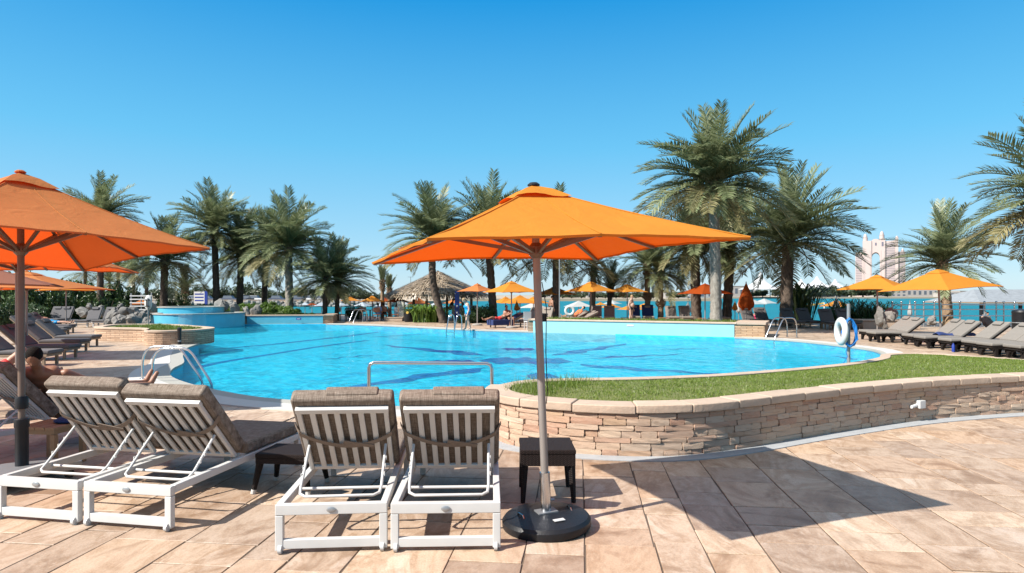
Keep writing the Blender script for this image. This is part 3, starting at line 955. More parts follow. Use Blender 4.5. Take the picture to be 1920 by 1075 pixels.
far_par(1322,531,90,40,'dark shaded orange parasol behind the big palm trunk', mat='rust', rz=.4)  # orange parasol in shade; the shade is put into the rust colour
far_par(1645,514,130,30,'orange parasol with palm shade in front of the arched tower', rz=.75, base=None)
pr = far_par(1765,503,172,25,'wide orange parasol leaning over the wicker loungers at right', rz=.35, base='small')
pr.rotation_euler.y = R(-3)
far_par(1126,566,24,62,'small orange parasol between two palm trunks by the water', zb=-1.2, rz=.2)
far_par(1145,568,38,60,'small orange beach parasol left of the white parasol pair', zb=-1.2)
far_par(1183,570,46,58,'low orange beach parasol left of the two slim tan palms', zb=-1.2, rz=.4, detail=0)
far_par(1208,568,36,60,'low orange beach parasol right of the slim tan palms', zb=-1.2, rz=.7, detail=0)
far_par(1568,562,54,55,'low orange beach parasol beside the volleyball net', zb=-1.2, rz=.7)
far_par(657,556,34,56,'shaded orange parasol left of the restaurant terrace', zb=-.2, rz=.7)
far_par(698,554,50,50,'bright orange parasol over the restaurant tables', rz=.4)
far_par(721,557,34,58,'reddish orange parasol behind the two pruned palms', mat='rust', rz=.3)
far_par(745,556,44,48,'orange parasol at the left eave of the thatched hut', rz=.7, mat='peach')
far_par(785,558,50,52,'orange parasol seen under the thatched hut roof', rz=.2, mat='peach')
far_par(850,560,36,54,'orange parasol right of the thatched hut, low behind the blue post', rz=.6, mat='peach')
far_par(585,567,20,70,'small red-orange parasol on the beach left of the twin palms', mat='rust', zb=-1.3, detail=0)
far_par(265,560,44,42,'orange parasol behind the white rack by the dark hedge', mat='peach', detail=0)
W = 'white beach parasol'
for (px,py,pw,d,l) in [(1000,566,50,60,'white beach parasol half hidden behind the foreground pole'),(1085,563,54,62,'white beach parasol right of the life ring post'),(1148,562,34,70,'white beach parasol beside the young palm'),(1410,560,46,60,'left white beach parasol by the dark lounger pairs'),(1433,559,44,64,'white beach parasol touching the dark palm trunk'),(1503,559,44,60,'white beach parasol left of the volleyball net')]:
    far_par(px,py,pw,d,l,mat='whitecanvas',zb=-1.3,rz=.4+px*.01,base='small',detail=0,group='white beach parasols')
for i,(px,py,pw,d) in enumerate([(572,566,26,75),(603,566,34,72),(640,567,26,72),(680,566,34,72),(715,567,30,74),(760,566,34,74),(815,567,36,74)]):
    far_par(px,py,pw,d,['grey-blue beach parasol left of the small red one','grey-blue beach parasol right of the small red one','grey-blue beach parasol behind the twin palm trunks','grey-blue beach parasol under the bright orange terrace parasol','grey-blue beach parasol behind the two pruned palms','grey-blue beach parasol under the left eave of the thatched hut','grey-blue beach parasol behind the curved palm trunk'][i],mat='grey_canvas',zb=-1.3,rz=i*.4,base=None,detail=0,group='grey-blue beach parasols')

def closed_par(px, ytop, ybot, d, wpx, mat, label, zb=0):
    top = AT(px, ytop, d); bot = AT(px, ybot, d)
    t = thing('closed_parasol', label, 'parasol', (top.x, d, zb), .4, 'closed parasols')
    w = wpx*d/F/2; h = top.z-bot.z
    prof = []
    m = MB(); seg = 24; rows = [(0,.02),(.12,.22),(.35,.6),(.62,.9),(.8,1.0),(.93,.9),(1,.62)]
    vs = []; fs = []
    for (u, r) in rows:
        for k in range(seg):
            a = 2*math.pi*k/seg; fold = 1+.22*u*math.cos(a*6)
            zz = top.z-zb-h*u - (.06*h*math.cos(a*4) if u == 1 else 0)
            vs.append((w*r*fold*math.cos(a), w*r*fold*math.sin(a), zz))
    for i in range(len(rows)-1):
        for k in range(seg): fs.append((i*seg+k, i*seg+(k+1)%seg, (i+1)*seg+(k+1)%seg, (i+1)*seg+k))
    m.add(vs, fs).build('canopy', M[mat], t, 60)
    MB().tube([(0,0,0),(0,0,top.z-zb+.05)], .03, 8).build('pole', M['pole'], t)
    MB().lathe([(0,0),(.28,0),(.28,.06),(.05,.1),(0,.1)], 14).build('base', M['concrete'], t)
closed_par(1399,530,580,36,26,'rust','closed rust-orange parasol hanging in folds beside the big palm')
closed_par(1378,565,582,48,9,'orange','slim closed orange parasol behind the big palm trunk',-.5)
closed_par(1385,563,586,50,9,'whitecanvas','slim closed white parasol right of the big palm trunk',-.5)
closed_par(1290,566,586,48,12,'whitecanvas','closed white parasol beside the dark palm trunk left of the big one',-.5)
closed_par(1568,556,586,46,13,'whitecanvas','closed white parasol by the spiky plants, right of the net',-.5)
closed_par(969,565,582,44,10,'orange','slim closed orange parasol behind the sunbathers',-.3)
closed_par(744,566,590,47,9,'rust','closed rust parasol beside the pale cabinet by the hut',0)
closed_par(1706,565,592,44,7,'whitecanvas','slim closed white parasol behind the steel railing',-.6)

# ================================================================== white slatted loungers
def rounded(o, r, seg=4): return bevel(o, r, seg, 30)
def lounger_white(label, loc, rz, group, ang=50, flap=True):
    t = thing('sun_lounger', label, 'sun lounger', loc, rz, group)
    L = 1.95; H = .34; X = .385
    f = MB()
    for sx in (-1,1):
        x0, x1 = sorted((sx*(X-.05), sx*X))
        f.box(x0,x1,.052,L-.052,H-.06,H)
    f.box(-X,X,L-.05,L,H-.06,H)
    f.build('frame', M['white'], t, bev=.005)
    MB().box(-X,X,0,.05,H-.075,H).build('end_rail', M['white'], t, bev=.006)
    MB().box(-X+.052,X-.052,.004,.048,.03,.095).build('foot_rail', M['white'], t, bev=.005)
    for sx in (-1,1):
        for y in (0,L-.05):
            x0, x1 = sorted((sx*(X-.055), sx*X))
            lg = MB().box(x0,x1,y+.001,y+.049,.012 if y else .02,H-.077 if not y else H-.062).build('leg', M['white'], t, bev=.005)
        MB().tube([(sx*(X-.035)-.012,.004,.03),(sx*(X-.035)+.012,.004,.03)], .03, 14).build('wheel', M['white2'], t, 40)
    b = MB(); b.m = Matrix.Translation((0,-.003,H-.04)) @ Matrix.Rotation(R(90),4,'X') @ Matrix.Diagonal((1.7,1,1,1))
    b.lathe([(.019,0),(.019,.004),(.014,.007)], 20); b.build('badge', M['galv'], t, 40)
    # backrest in its own plane
    A = R(ang); hy, hz = .9, H+.025
    PM = Matrix.Translation((0,hy,hz)) @ Matrix(((1,0,0,0),(0,-math.cos(A),math.sin(A),0),(0,math.sin(A),math.cos(A),0),(0,0,0,1)))
    BL = .76; w = .345
    def pb(*a): m = MB(); m.m = PM; m.box(*a); return m
    m = pb(-w,-w+.035,0,BL,-.03,0); m.m = PM; m.box(w-.035,w,0,BL,-.03,0); m.box(-w+.036,w-.036,0,.04,-.028,-.002)
    br = m.build('backrest', M['white'], t, bev=.004)
    pb(-w-.004,w+.004,BL-.045,BL+.002,-.034,.004).build('top_rail', M['white'], br, bev=.004)
    nS = 6
    for i in range(nS):
        x = -w+.035+(2*w-.07)*(i+.9)/(nS+.8)
        pb(x-.021,x+.021,.03,BL-.04,-.026,-.006).build('slat', M['white'], br, bev=.003)
    cu = pb(-.385,.385,.03,BL+.07,.006,.125).build('back_cushion', M['weave'], t); rounded(cu, .028)
    sc = MB().box(-.38,.38,hy+.1,L+.01,H+.006,H+.115).build('seat_cushion', M['weave'], t); rounded(sc, .03)
    if flap:
        m = MB(); m.m = PM; x0, x1 = -.13, .27
        m.box(x0,x1,BL-.0,BL+.082,.05,.128+.008); m.box(x0,x1,BL-.2,BL+.05,.118,.15)
        rounded(m.build('head_pillow', M['weave'], t), .02, 3)
    # strap across the back of the slats
    vs = []; fs = []; N = 20
    for i in range(N+1):
        u = i/N; x = -w-.05+(2*w+.1)*u
        d = .52-.2*math.sin(math.pi*u)**.8*(.8+.2*u)
        ed = abs(2*u-1)
        nrm = -.036-.012*math.sin(math.pi*u) if ed < .93 else .03
        for dd in (-.022,.022): vs.append(PM @ Vector((x, d+dd, nrm)))
    fs = [(2*i,2*i+1,2*i+3,2*i+2) for i in range(N)]
    m = MB(); m.add(vs, fs); st = m.build('strap', M['strap'], t)
    so = st.modifiers.new('thickness','SOLIDIFY'); so.thickness = .004
    m = MB(); m.m = PM @ Matrix.Translation((.1,.36,-.05)) @ Matrix.Rotation(R(-14),4,'Z'); m.box(-.13,.11,-.02,.02,-.004,.002)
    m.build('strap_end', M['strap'], t)
    # prop: U-shaped stay and the toothed cross bar
    sxx = w-.045
    a = PM @ Vector((0,.34,-.04))
    yb, zb = .29, H-.035
    def arc(sx): return [(sx*sxx,a.y,a.z),(sx*sxx,yb+.09,zb+.05),(sx*(sxx-.008),yb+.03,zb+.012),(sx*(sxx-.05),yb,zb)]
    m = MB(); m.tube(arc(-1)+list(reversed(arc(1))), .0115, 10); m.build('prop', M['white'], t, 60)
    MB().tube([(-X+.04,.47,H-.03),(X-.04,.47,H-.03)], .012, 10).build('cross_bar', M['white'], t, 60)
    for sx in (-1,1):
        for k in range(3):
            q = Vector((sx*(sxx+.013), a.y+(yb-a.y)*(.25+.16*k), a.z+(zb-a.z)*(.25+.16*k)-.012))
            MB().cbox(q, (.008,.02,.028)).build('prop_tooth', M['white'], t)
    return t
gl = 'white slatted loungers in the foreground'
lounger_white('white slatted lounger with brown woven cushion, left one of the central foreground pair', (-1.262,4.47,0), R(4.5), gl)
lounger_white('white slatted lounger with brown woven cushion next to the central parasol base', (-.465,4.49,0), R(2), gl)
lounger_white('white slatted lounger, right one of the foreground pair at left, beside the dark wicker table', (-2.97,4.93,0), R(-10.5), gl, 48, False)
lounger_white('white slatted lounger, left one of the foreground pair at left, nearest the wooden side table', (-3.77,5.07,0), R(-10.5), gl, 53, False)
Dl = lounger_white('white slatted lounger at the left picture edge with the bare-backed man on it', (-6.0,6.72,0), R(-30), gl, 50, False)

# ================================================================== cushioned loungers
def lounger_soft(name, ang, cush, frame, mode='wood', pillow=True, L=1.95):
    """origin: middle of the foot end on the ground, head towards +Y"""
    t = thing(name, '', 'sun lounger')
    H = .3; X = .35; hy = 1.15; A = R(ang)
    PM = Matrix.Translation((0,hy,H+.03)) @ Matrix.Rotation(A,4,'X')
    BL = .82
    m = MB().box(-X,X,.02,1.95 if mode != 'arch' else 1.5,H-.06,H)
    fm = m.build('frame', frame, t, bev=.006)
    if mode == 'arch':
        for y in (.12,.62,1.35):
            mm = MB(); pr = []
            for k in range(13):
                u = k/12; pr.append((-X+2*X*u, .04+.17*math.sin(math.pi*u)**.7 if .12 < u < .88 else 0))
            vs = []
            for yy in (y-.04,y+.04):
                vs += [(p[0],yy,p[1]) for p in pr]+[(X,yy,H-.05),(-X,yy,H-.05)]
            n = 15
            mm.add(vs, [tuple(range(n-1,-1,-1)), tuple(range(n,2*n))]+[(i,(i+1)%n,n+(i+1)%n,n+i) for i in range(n)])
            mm.build('leg_arch', frame, t)
        for sx in (-1,1):
            mm = MB(); vs = []; N = 14
            for k in range(N+1):
                u = k/N; y = 1.9*u; z = H-.02+.05*math.sin(u*math.pi*1.6+.3)
                vs += [(sx*X,y,z-.09),(sx*X,y,z+.02),(sx*(X-.04),y,z+.02),(sx*(X-.04),y,z-.09)]
            fs = [(4*k+j,4*k+(j+1)%4,4*k+4+(j+1)%4,4*k+4+j) for k in range(N) for j in range(4)]
            mm.add(vs, fs).build('side_rail', frame, t)
            MB().tube([(sx*(X+.012),.85,H-.04),(sx*(X+.012),1.02,H-.2)], .012, 6).build('stay', M['galv'], t)
    else:
        for sx in (-1,1):
            for y in (.12,1.2): MB().box(sx*(X-.06)-.03,sx*(X-.06)+.03,y-.03,y+.03,0,H-.061).build('leg', frame, t)
    mm = MB(); mm.m = PM; mm.box(-X+.02,X-.02,0,BL,-.05,-.012); mm.build('back_frame', frame, t)
    se = MB().box(-X,X,-.03,hy+.04,H+.004,H+.105).build('seat_cushion', cush, t); rounded(se, .035, 3)
    mm = MB(); mm.m = PM; mm.box(-X,X,.03,BL+.04,-.008,.095); bc = mm.build('back_cushion', cush, t); rounded(bc, .035, 3)
    if pillow:
        mm = MB(); mm.m = PM; mm.box(-.19,.19,BL-.17,BL+.0,.096,.16); rounded(mm.build('pillow', cush, t), .028, 3)
    return t
proto = {}
def place(kind, label, loc, rz, group):
    if kind not in proto:
        a, c, f, md = {'dark':(52,'dark_cush','wood','wood'),'grey':(42,'grey_cush','wood','wood'),'taupe':(55,'taupe_cush','wood','wood'),
                    'whitef':(58,'grey_cush','white','wood'),'arch':(38,'lt_cush','wicker2','arch'),'flat':(24,'taupe_cush','wood','wood')}[kind]
        proto[kind] = lounger_soft('cushioned_lounger', a, M[c], M[f], md)
        o = proto[kind]
    else: o = copy_tree(proto[kind])
    o.location = loc; o.rotation_euler = (0,0,rz); o['label'] = label; o['group'] = group
    return o
# row at left: feet towards the pool (+X), heads to the left
gL = 'dark loungers in the shade at left'
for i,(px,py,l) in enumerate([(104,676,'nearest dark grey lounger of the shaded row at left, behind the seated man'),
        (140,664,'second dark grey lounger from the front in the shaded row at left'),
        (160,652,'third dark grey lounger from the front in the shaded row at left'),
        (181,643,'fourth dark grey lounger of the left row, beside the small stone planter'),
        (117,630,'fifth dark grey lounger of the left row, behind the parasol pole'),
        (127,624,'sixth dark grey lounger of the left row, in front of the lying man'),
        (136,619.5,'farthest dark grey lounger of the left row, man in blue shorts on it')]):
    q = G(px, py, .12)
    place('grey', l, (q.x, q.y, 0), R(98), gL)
for (px,l) in [(80,'taupe lounger with white frame half hidden behind the lying man'),(97,'single taupe lounger with white frame left of the parasol pole, by the hedge'),(151,'white framed grey lounger, left one of the pair at the boulders'),(183,'white framed grey lounger, right one of the pair at the boulders')]:
    q = G(px, 614 if px > 120 else 611)
    place('whitef', l, (q.x, q.y, 0), R(4), 'white framed loungers by the boulders')
# middle rows, feet towards the camera
gM = 'cushioned loungers beyond the pool'
def mid(kind, px, d, label, rz=0):
    return place(kind, label, ((px-960)*d/F, d, 0), R(rz), gM)
mid('taupe', 983, 35.5, 'taupe lounger beside the sunbathing couple, left of the small white chair', -28)
mid('taupe', 1008, 35.8, 'taupe lounger with towel half hidden behind the foreground pole', -25)
mid('flat', 1050, 41, 'taupe lounger left of the life ring post', -70)
mid('flat', 1066, 40, 'lounger behind the white life ring with a person in orange', -70)
mid('taupe', 1118, 41, 'left lounger of the empty taupe pair under the dappled parasol', -8)
mid('taupe', 1143, 41, 'right lounger of the empty taupe pair under the dappled parasol', -8)
a1 = mid('taupe', 1191, 41.5, 'left lounger of the navy-towelled pair behind the standing man', -8)
a2 = mid('taupe', 1217, 41.5, 'right lounger of the navy-towelled pair behind the standing man', -8)
for a in (a1, a2):
    mm = MB(); mm.m = Matrix.Translation((0,1.15,.33)) @ Matrix.Rotation(R(55),4,'X'); mm.box(-.38,.38,.02,.9,.1,.125); mm.box(-.38,.38,.87,.9,-.06,.12); rounded(mm.build('towel', M['navy'], a), .012, 2)
mid('taupe', 1264, 41, 'left lounger of the taupe pair left of the big palm', -5)
mid('taupe', 1290, 41, 'right lounger of the taupe pair left of the big palm', -5)
mid('taupe', 1360, 40, 'single taupe lounger just right of the big palm trunk', 5)
mid('dark', 1420, 36, 'left lounger of the first charcoal pair right of the big palm', 3)
mid('dark', 1447, 36, 'right lounger of the first charcoal pair right of the big palm', 3)
mid('dark', 1500, 34.5, 'left lounger of the second charcoal pair, by the pool ladder', 3)
mid('dark', 1531, 34.5, 'right lounger of the second charcoal pair, by the pool ladder', 3)
mid('dark', 1568, 33, 'left lounger of the third charcoal pair, behind the life ring post', -6)
mid('dark', 1602, 33, 'right lounger of the third charcoal pair, near the boulder bed', -6)
# sunbathing couple's navy-covered wide lounger
nl = place('flat', 'navy covered lounger with the reclining couple, left of the taupe loungers', (-1.15,35.0,0), R(-62), gM)
mm = MB(); mm.box(-.4,.4,-.05,1.2,.4,.43); mm.box(-.4,-.385,-.05,1.2,.14,.42); mm.box(.385,.4,-.05,1.2,.14,.42); mm.box(-.4,.4,-.06,-.04,.14,.42); rounded(mm.build('towel', M['navy'], nl), .01, 2)
mm = MB(); mm.m = Matrix.Translation((0,1.15,.33)) @ Matrix.Rotation(R(24),4,'X'); mm.box(-.38,.38,.05,.9,.1,.125); mm.build('back_towel', M['navy'], nl)
# right row of wicker wave loungers, heads to the right
gR = 'grey cushioned wicker loungers at right'
rl = ['farthest wicker lounger of the right row, next to the boulder bed','second farthest wicker lounger of the right row','third wicker lounger of the right row, left of the navy towel','fourth wicker lounger of the right row with a navy towel across it','fifth wicker lounger of the right row, blue bottle at its foot','sixth wicker lounger of the right row, behind the lawn corner','seventh wicker lounger of the right row, near the picture edge','nearest wicker lounger of the right row, cut by the picture edge']
for i,(x,d) in enumerate([(14.05,25.6),(13.75,24.5),(14.15,22.9),(13.95,21.9),(14.0,20.7),(14.1,19.75),(13.95,18.9),(14.1,18.05)]):
    place('arch', rl[i], (x,d,0), R(-93), gR)
tw = MB(); rg = random.Random(4)
vs = []; fs = []; N = 14
for i in range(N+1):
    for k in range(5):
        u, v = i/N, k/4
        vs.append((u*1.25, (v-.5)*.42+.08*math.sin(u*7), .0+.07*math.sin(v*math.pi)*(1+.5*math.sin(u*13))+.015*rg.random()))
fs = [(i*5+k,(i+1)*5+k,(i+1)*5+k+1,i*5+k+1) for i in range(N) for k in range(4)]
tw.add(vs, fs); two = tw.build('towel', M['navy'], None, 180); two.location = (14.6,22.05,.42); two.rotation_euler = (0,0,R(-4))
two.modifiers.new('thickness','SOLIDIFY').thickness = .03
tag(two, 'crumpled navy towel lying across a right row lounger', 'towel')
bt = thing('bottle', 'small blue bottle standing at the foot of a wicker lounger', 'bottle', (13.93,20.2,0))
MB().lathe([(0,0),(.045,0),(.045,.2),(.02,.25),(.02,.27)], 12).build('bottle_body', M['blue'], bt, 40)
MB().lathe([(.023,.27),(.023,.3)], 10).build('cap', M['black'], bt)

# ================================================================== tables
def wicker_table(label, loc, rz, w, dp, h, splay, name='wicker_table'):
    t = thing(name, label, 'side table', loc, rz, 'dark wicker side tables')
    MB().box(-w/2,w/2,-dp/2,dp/2,h-.04,h).build('top', M['wicker'], t, bev=.008)
    m = MB()
    ap = .1 if not splay else .05
    m.box(-w/2+.005,w/2-.005,-dp/2+.004,-dp/2+.03,h-.04-ap,h-.041); m.box(-w/2+.005,w/2-.005,dp/2-.03,dp/2-.004,h-.04-ap,h-.041)
    m.box(-w/2+.004,-w/2+.03,-dp/2+.032,dp/2-.032,h-.04-ap,h-.041); m.box(w/2-.03,w/2-.004,-dp/2+.032,dp/2-.032,h-.04-ap,h-.041)
    m.build('apron', M['wicker'], t)
    for sx in (-1,1):
        for sy in (-1,1):
            a = Vector((sx*(w/2-.04),sy*(dp/2-.04),h-.05)); b = Vector((sx*(w/2-.02+splay),sy*(dp/2-.02+splay),0))
            lg = MB().tube([a,b], [.036,.02], 10 if splay else 4).build('leg', M['wicker2'], t)
            if splay: MB().tube([a.lerp(b,.88),b], .024, 10).build('foot_cap', M['coping'], lg)
    return t
wicker_table('dark wicker side table beside the central parasol pole', (.31,5.77,0), R(1), .48, .5, .46, 0)
wicker_table('low dark wicker table with pale foot caps between the foreground lounger pairs', (-2.06,5.98,0), R(-6), .5, .42, .36, .03)
tt = thing('wooden_table', 'small wooden side table behind the left white loungers', 'side table', (-4.85,6.75,0), R(-6))
m = MB()
for i in range(4): MB().box(-.22+.112*i,-.22+.105+.112*i,-.22,.22,.42,.445).build('plank', M['teak'], tt)
MB().box(-.2,.2,-.2,.2,.37,.418).build('apron', M['teak'], tt)
for sx in (-1,1):
    for sy in (-1,1): MB().box(sx*.19-.025,sx*.19+.025,sy*.19-.025,sy*.19+.025,0,.418 if 0 else .37).build('leg', M['teak'], tt)
cl = MB(); cl.lathe([(0,0),(.14,0),(.16,.02),(.1,.05),(0,.06)], 14); c = cl.build('dark_cloth', M['navy'], None, 180); c.location = (-4.72,6.85,.448); tag(c, 'folded dark cloth on the small wooden side table', 'cloth')
def small_table(px, d, label, cloth=None):
    t = thing('teak_table', label, 'side table', ((px-960)*d/F,d,0), 0, 'low teak tables between loungers')
    for i in range(3): MB().box(-.22+.15*i,-.22+.14+.15*i,-.2,.2,.3,.33).build('plank', M['teak'], t)
    for sx in (-1,1):
        for sy in (-1,1): MB().box(sx*.19-.025,sx*.19+.025,sy*.17-.025,sy*.17+.025,0,.299).build('leg', M['teak'], t)
for px,d,l in [(1101,41,'low teak table left of the empty taupe pair'),(1171,41.3,'low teak table behind the standing man'),(1242,41.2,'low teak table between navy pair and taupe pair'),(1316,40.5,'low teak table right of the taupe pair by the big palm'),(1551,33.8,'low teak table between two charcoal pairs')]: small_table(px,d,l)

# ================================================================== steel rails, ladders, life rings
hr = thing('hand_rail', 'low steel U-shaped hand rail on the pool edge behind the loungers', 'rail', (0,0,0))
a = G(691,775); b = G(922,775)
y0 = 10.15
m = MB(); xa, xb = (692-960)*y0/F, (922-960)*y0/F; zt = CH-(680-HY)*y0/F
m.tube([(xa,y0,0),(xa,y0,zt-.08),(xa+.02,y0,zt-.025),(xa+.08,y0,zt),(xb-.08,y0+.02,zt-.02),(xb-.02,y0+.02,zt-.045),(xb,y0+.02,zt-.1),(xb,y0+.02,0)], .03, 12)
m.build('rail_tube', M['steel'], hr, 60)
for x in (xa,xb): MB().lathe([(.07,0),(.07,.012),(.04,.02)], 14, (x,y0+.01,.0)).build('floor_flange', M['steel'], hr)
def ladder(label, pts_l, pts_r, r=.024):
    t = thing('pool_ladder', label, 'pool ladder', (0,0,0), 0, 'steel pool ladders')
    for pts in (pts_l, pts_r):
        c = resample(pts, n=22)
        MB().tube(c, r, 10).build('grab_rail', M['steel'], t, 60)
        MB().lathe([(.06,0),(.06,.012),(.03,.02)], 12, (pts[0][0],pts[0][1],.006)).build('floor_flange', M['steel'], t)
    for k in range(2):
        a = Vector(pts_l[-1]); b = Vector(pts_r[-1])
        z = -.12-.18*k
        MB().bar((a.x,a.y,z),(b.x,b.y,z),.06,.025).build('tread', M['steel'], t)
    return t
def L3(px0,py0,px1,py1,zt):
    """rail from the deck point to the water point, arching up to zt"""
    a = G(px0,py0); b = G(px1,py1,-.05); v = b-a
    return [a, a+Vector((0,0,zt*.6))+v*.01, a+v*.12+Vector((0,0,zt*.93)), a+v*.38+Vector((0,0,zt)), a+v*.62+Vector((0,0,zt*.95)), a+v*.82+Vector((0,0,zt*.5)), b, b-Vector((0,0,.36))]
ladder('curved steel pool ladder on the left pool edge near the loungers', L3(267,711,379,716,.72), L3(286,716,397,722,.72), .024)
def lad2(label, pa, pb, pc, pd, zt):
    ladder(label, L3(*pa,*pb,zt), L3(*pc,*pd,zt), .028)
lad2('steel pool ladder at the right side, below the charcoal loungers', (1476,632),(1435,636), (1494,633),(1452,638), .85)
lad2('steel pool ladder beside the woman in the blue swimsuit', (852,618),(837,620.5), (866,619),(852,621.5), .8)
lad2('farthest steel pool ladder, in front of the restaurant terrace', (680,604),(654,606.5), (688,604),(662,607.2), .85)

def life_ring(label, loc, rz, post_h, ring_z, ringR, rope, post_r=.035, off=.1):
    t = thing('life_ring_post', label.replace('white life ring', 'steel post carrying a white life ring'), 'post', loc, rz)
    MB().tube([(0,0,0),(0,0,post_h)], post_r, 12).build('post', M['galv'] , t, 60)
    MB().cbox((0,0,.005),(.16,.16,.012)).build('base_plate', M['galv'], t)
    MB().bar((0,0,ring_z+ringR*.55),(0,-off-.02,ring_z+ringR*.6),.03,.03).build('hook', M['galv'], t)
    r = thing('life_ring', label, 'life ring', (0,0,0), 0, 'white life rings')
    r.location = Vector(loc)+Matrix.Rotation(rz,3,'Z') @ Vector((0,-off,ring_z)); r.rotation_euler = (0,0,rz)
    m = MB(); vs = []; fs = []; S1, S2 = 36, 12
    for i in range(S1):
        a = 2*math.pi*i/S1
        for k in range(S2):
            b = 2*math.pi*k/S2; rr = ringR*.74+ringR*.26*math.cos(b)
            vs.append((rr*math.cos(a), ringR*.2*math.sin(b), rr*math.sin(a)))
    for i in range(S1):
        for k in range(S2):
            fs.append((i*S2+k, ((i+1)%S1)*S2+k, ((i+1)%S1)*S2+(k+1)%S2, i*S2+(k+1)%S2))
    m.add(vs, fs).build('ring', M['white2'], r, 180)
    if rope:
        for j in range(11):
            rg = random.Random(j); pts = []
            for k in range(13):
                a = 2*math.pi*k/12
                pts.append((.09+.011*j+rg.uniform(-.01,.01), off*.85+rg.uniform(-.02,.02)+(.12+.05*rg.random())*math.cos(a)*(1-.25*math.sin(a)), -.02+(.3+.06*rg.random())*math.sin(a)))
            MB().tube(pts, .014, 6).build('rope_coil', M['blue_rope'], r)
        MB().tube([(.12,.12,-.3),(.12,.06,-.5),(.13,.1,-.6),(.1,.0,-.8)], .009, 6).build('rope_tail', M['blue_rope'], r)
q = G(1591,681,.12)
life_ring('white life ring with coiled blue rope at the lawn corner', (q.x,q.y,.08), R(-97), 1.5, .82, .35, True, .04, .17)
life_ring('white life ring on a post behind the raised pool wall', (((1068-960)*33/F),33,0), 0, 1.2, .98, .28, False, .02, .06)
bk = thing('life_ring_cover', 'white oval life ring cover seen from behind, on a thin post by the spa', 'life ring', AT(278,612,27.5)); d = 27.5
bk.location.z = .45
cz = CH-(568-HY)*d/F-.45
m = MB(); m.ball((0,0,cz),(.17,.05,.33),20,12); m.build('cover', M['white2'], bk, 180)
MB().tube([(.02,.0,0),(.02,-.06,cz-.2),(.02,-.07,cz+.2)], .025, 8).build('post', M['galv'], bk)
m = MB(); m.bar((-.1,-.075,cz+.12),(.1,-.075,cz+.12),.03,.05); m.bar((-.09,-.075,cz-.15),(.09,-.075,cz-.15),.03,.04); m.bar((-.02,-.08,cz-.15),(-.02,-.08,cz+.12),.04,.03); m.build('bracket', M['black'], bk)
fp = thing('thin_pole', 'thin tall grey pole standing right of the foreground parasol pole', 'pole', ((1049-960)*33/F,33,0))
MB().tube([(0,0,0),(0,0,4.5)], .03, 8).build('shaft', M['galv'], fp); MB().cbox((0,0,.01),(.2,.2,.02)).build('base_plate', M['galv'], fp)
# ================================================================== palms
def frond_mesh(a0, bend, seed, mat, nL=42, wl=.0072, ll=.205, twist=.3):
    rg = random.Random(seed); m = MB(); N = 14
    pts = [Vector((0,0,0))]; el = R(a0); sw = rg.uniform(-.25,.25)
    yaw = 0; tans = []
    for i in range(N):
        u = (i+.5)/N
        e = el-R(bend)*(u**1.35)
        yaw += sw/N
        t = Vector((math.cos(e)*math.cos(yaw), math.cos(e)*math.sin(yaw), math.sin(e)))
        tans.append(t); pts.append(pts[-1]+t/N)
    tans.append(tans[-1])
    rm = MB().tube(pts, [.011*(1-.8*i/N)+.0015 for i in range(N+1)], 3, False)
    m.add(rm.v, rm.f)
    tw = rg.uniform(-twist,twist)
    for i in range(nL):
        u = .13+.87*(i+rg.random()*.6)/nL
        k = min(N-1, int(u*N)); f = u*N-k
        p = pts[k].lerp(pts[k+1], f); t = tans[k].lerp(tans[k+1], f).normalized()
        side = Vector((0,0,1)).cross(t)
        if side.length < .05: side = Vector((0,1,0))
        side.normalize(); upv = t.cross(side)
        ca_, sa_ = math.cos(tw*u*2), math.sin(tw*u*2)
        side, upv = side*ca_+upv*sa_, upv*ca_-side*sa_
        L = ll*(.35+.65*math.sin(math.pi*min(1,(.1+.86*u)))**.8)*rg.uniform(.8,1.15)
        for sgn in (-1,1):
            fw = .55+.75*u+rg.uniform(-.15,.15)
            lift = rg.uniform(.2,.5)
            d = (side*sgn + t*fw + upv*lift).normalized()
            q1 = p+d*L*.55; d2 = (d+Vector((0,0,-.12-.22*rg.random()))).normalized(); q2 = q1+d2*L*.45
            w = d.cross(upv).normalized()*wl*rg.uniform(.8,1.3)
            m.add([p-w*.4, p+w*.4, q1+w, q1-w, q2], [(0,1,2,3),(3,2,4)])
    return m.mesh('frond', mat)
FR = {}
for lv,(a0,bend) in {'a':(80,30),'b':(62,46),'c':(44,56),'d':(25,58),'e':(6,52),'f':(-16,42),'g':(-45,36),'h':(-66,18)}.items():
    for k in range(3):
        FR[lv,k] = frond_mesh(a0+random.uniform(-7,7), bend+random.uniform(-10,14), ord(lv)*7+k*31, M['frond'] if lv in 'abcde' else (M['frond_low'] if lv == 'f' else M['frond_dry' if lv == 'h' else 'frond_low']))
def trunk_mesh(path, r0, r1, mat, step=.11, amp=.1, seg=14, flare=1.18):
    c = resample(path, step=step); n = len(c); m = MB(); rr = []
    vs = []; fs = []
    for i, p in enumerate(c):
        u = i/(n-1)
        r = (r0+(r1-r0)*u)*(1+(flare-1)*max(0,1-u*7)**2)
        for k in range(seg):
            a = 2*math.pi*(k+.5*(i%2))/seg
            rk = r*(1+amp*(1 if (k+i//2)%2 else -.6)*(.7+.6*random.random()))
            vs.append((p.x+rk*math.cos(a), p.y+rk*math.sin(a), p.z+.03*((k+i)%2)))
    for i in range(n-1):
        for k in range(seg):
            fs.append((i*seg+k, i*seg+(k+1)%seg, (i+1)*seg+(k+1)%seg, (i+1)*seg+k))
    fs.append(tuple((n-1)*seg+k for k in range(seg)))
    m.add(vs, fs); return m.mesh('trunk', mat, 35)
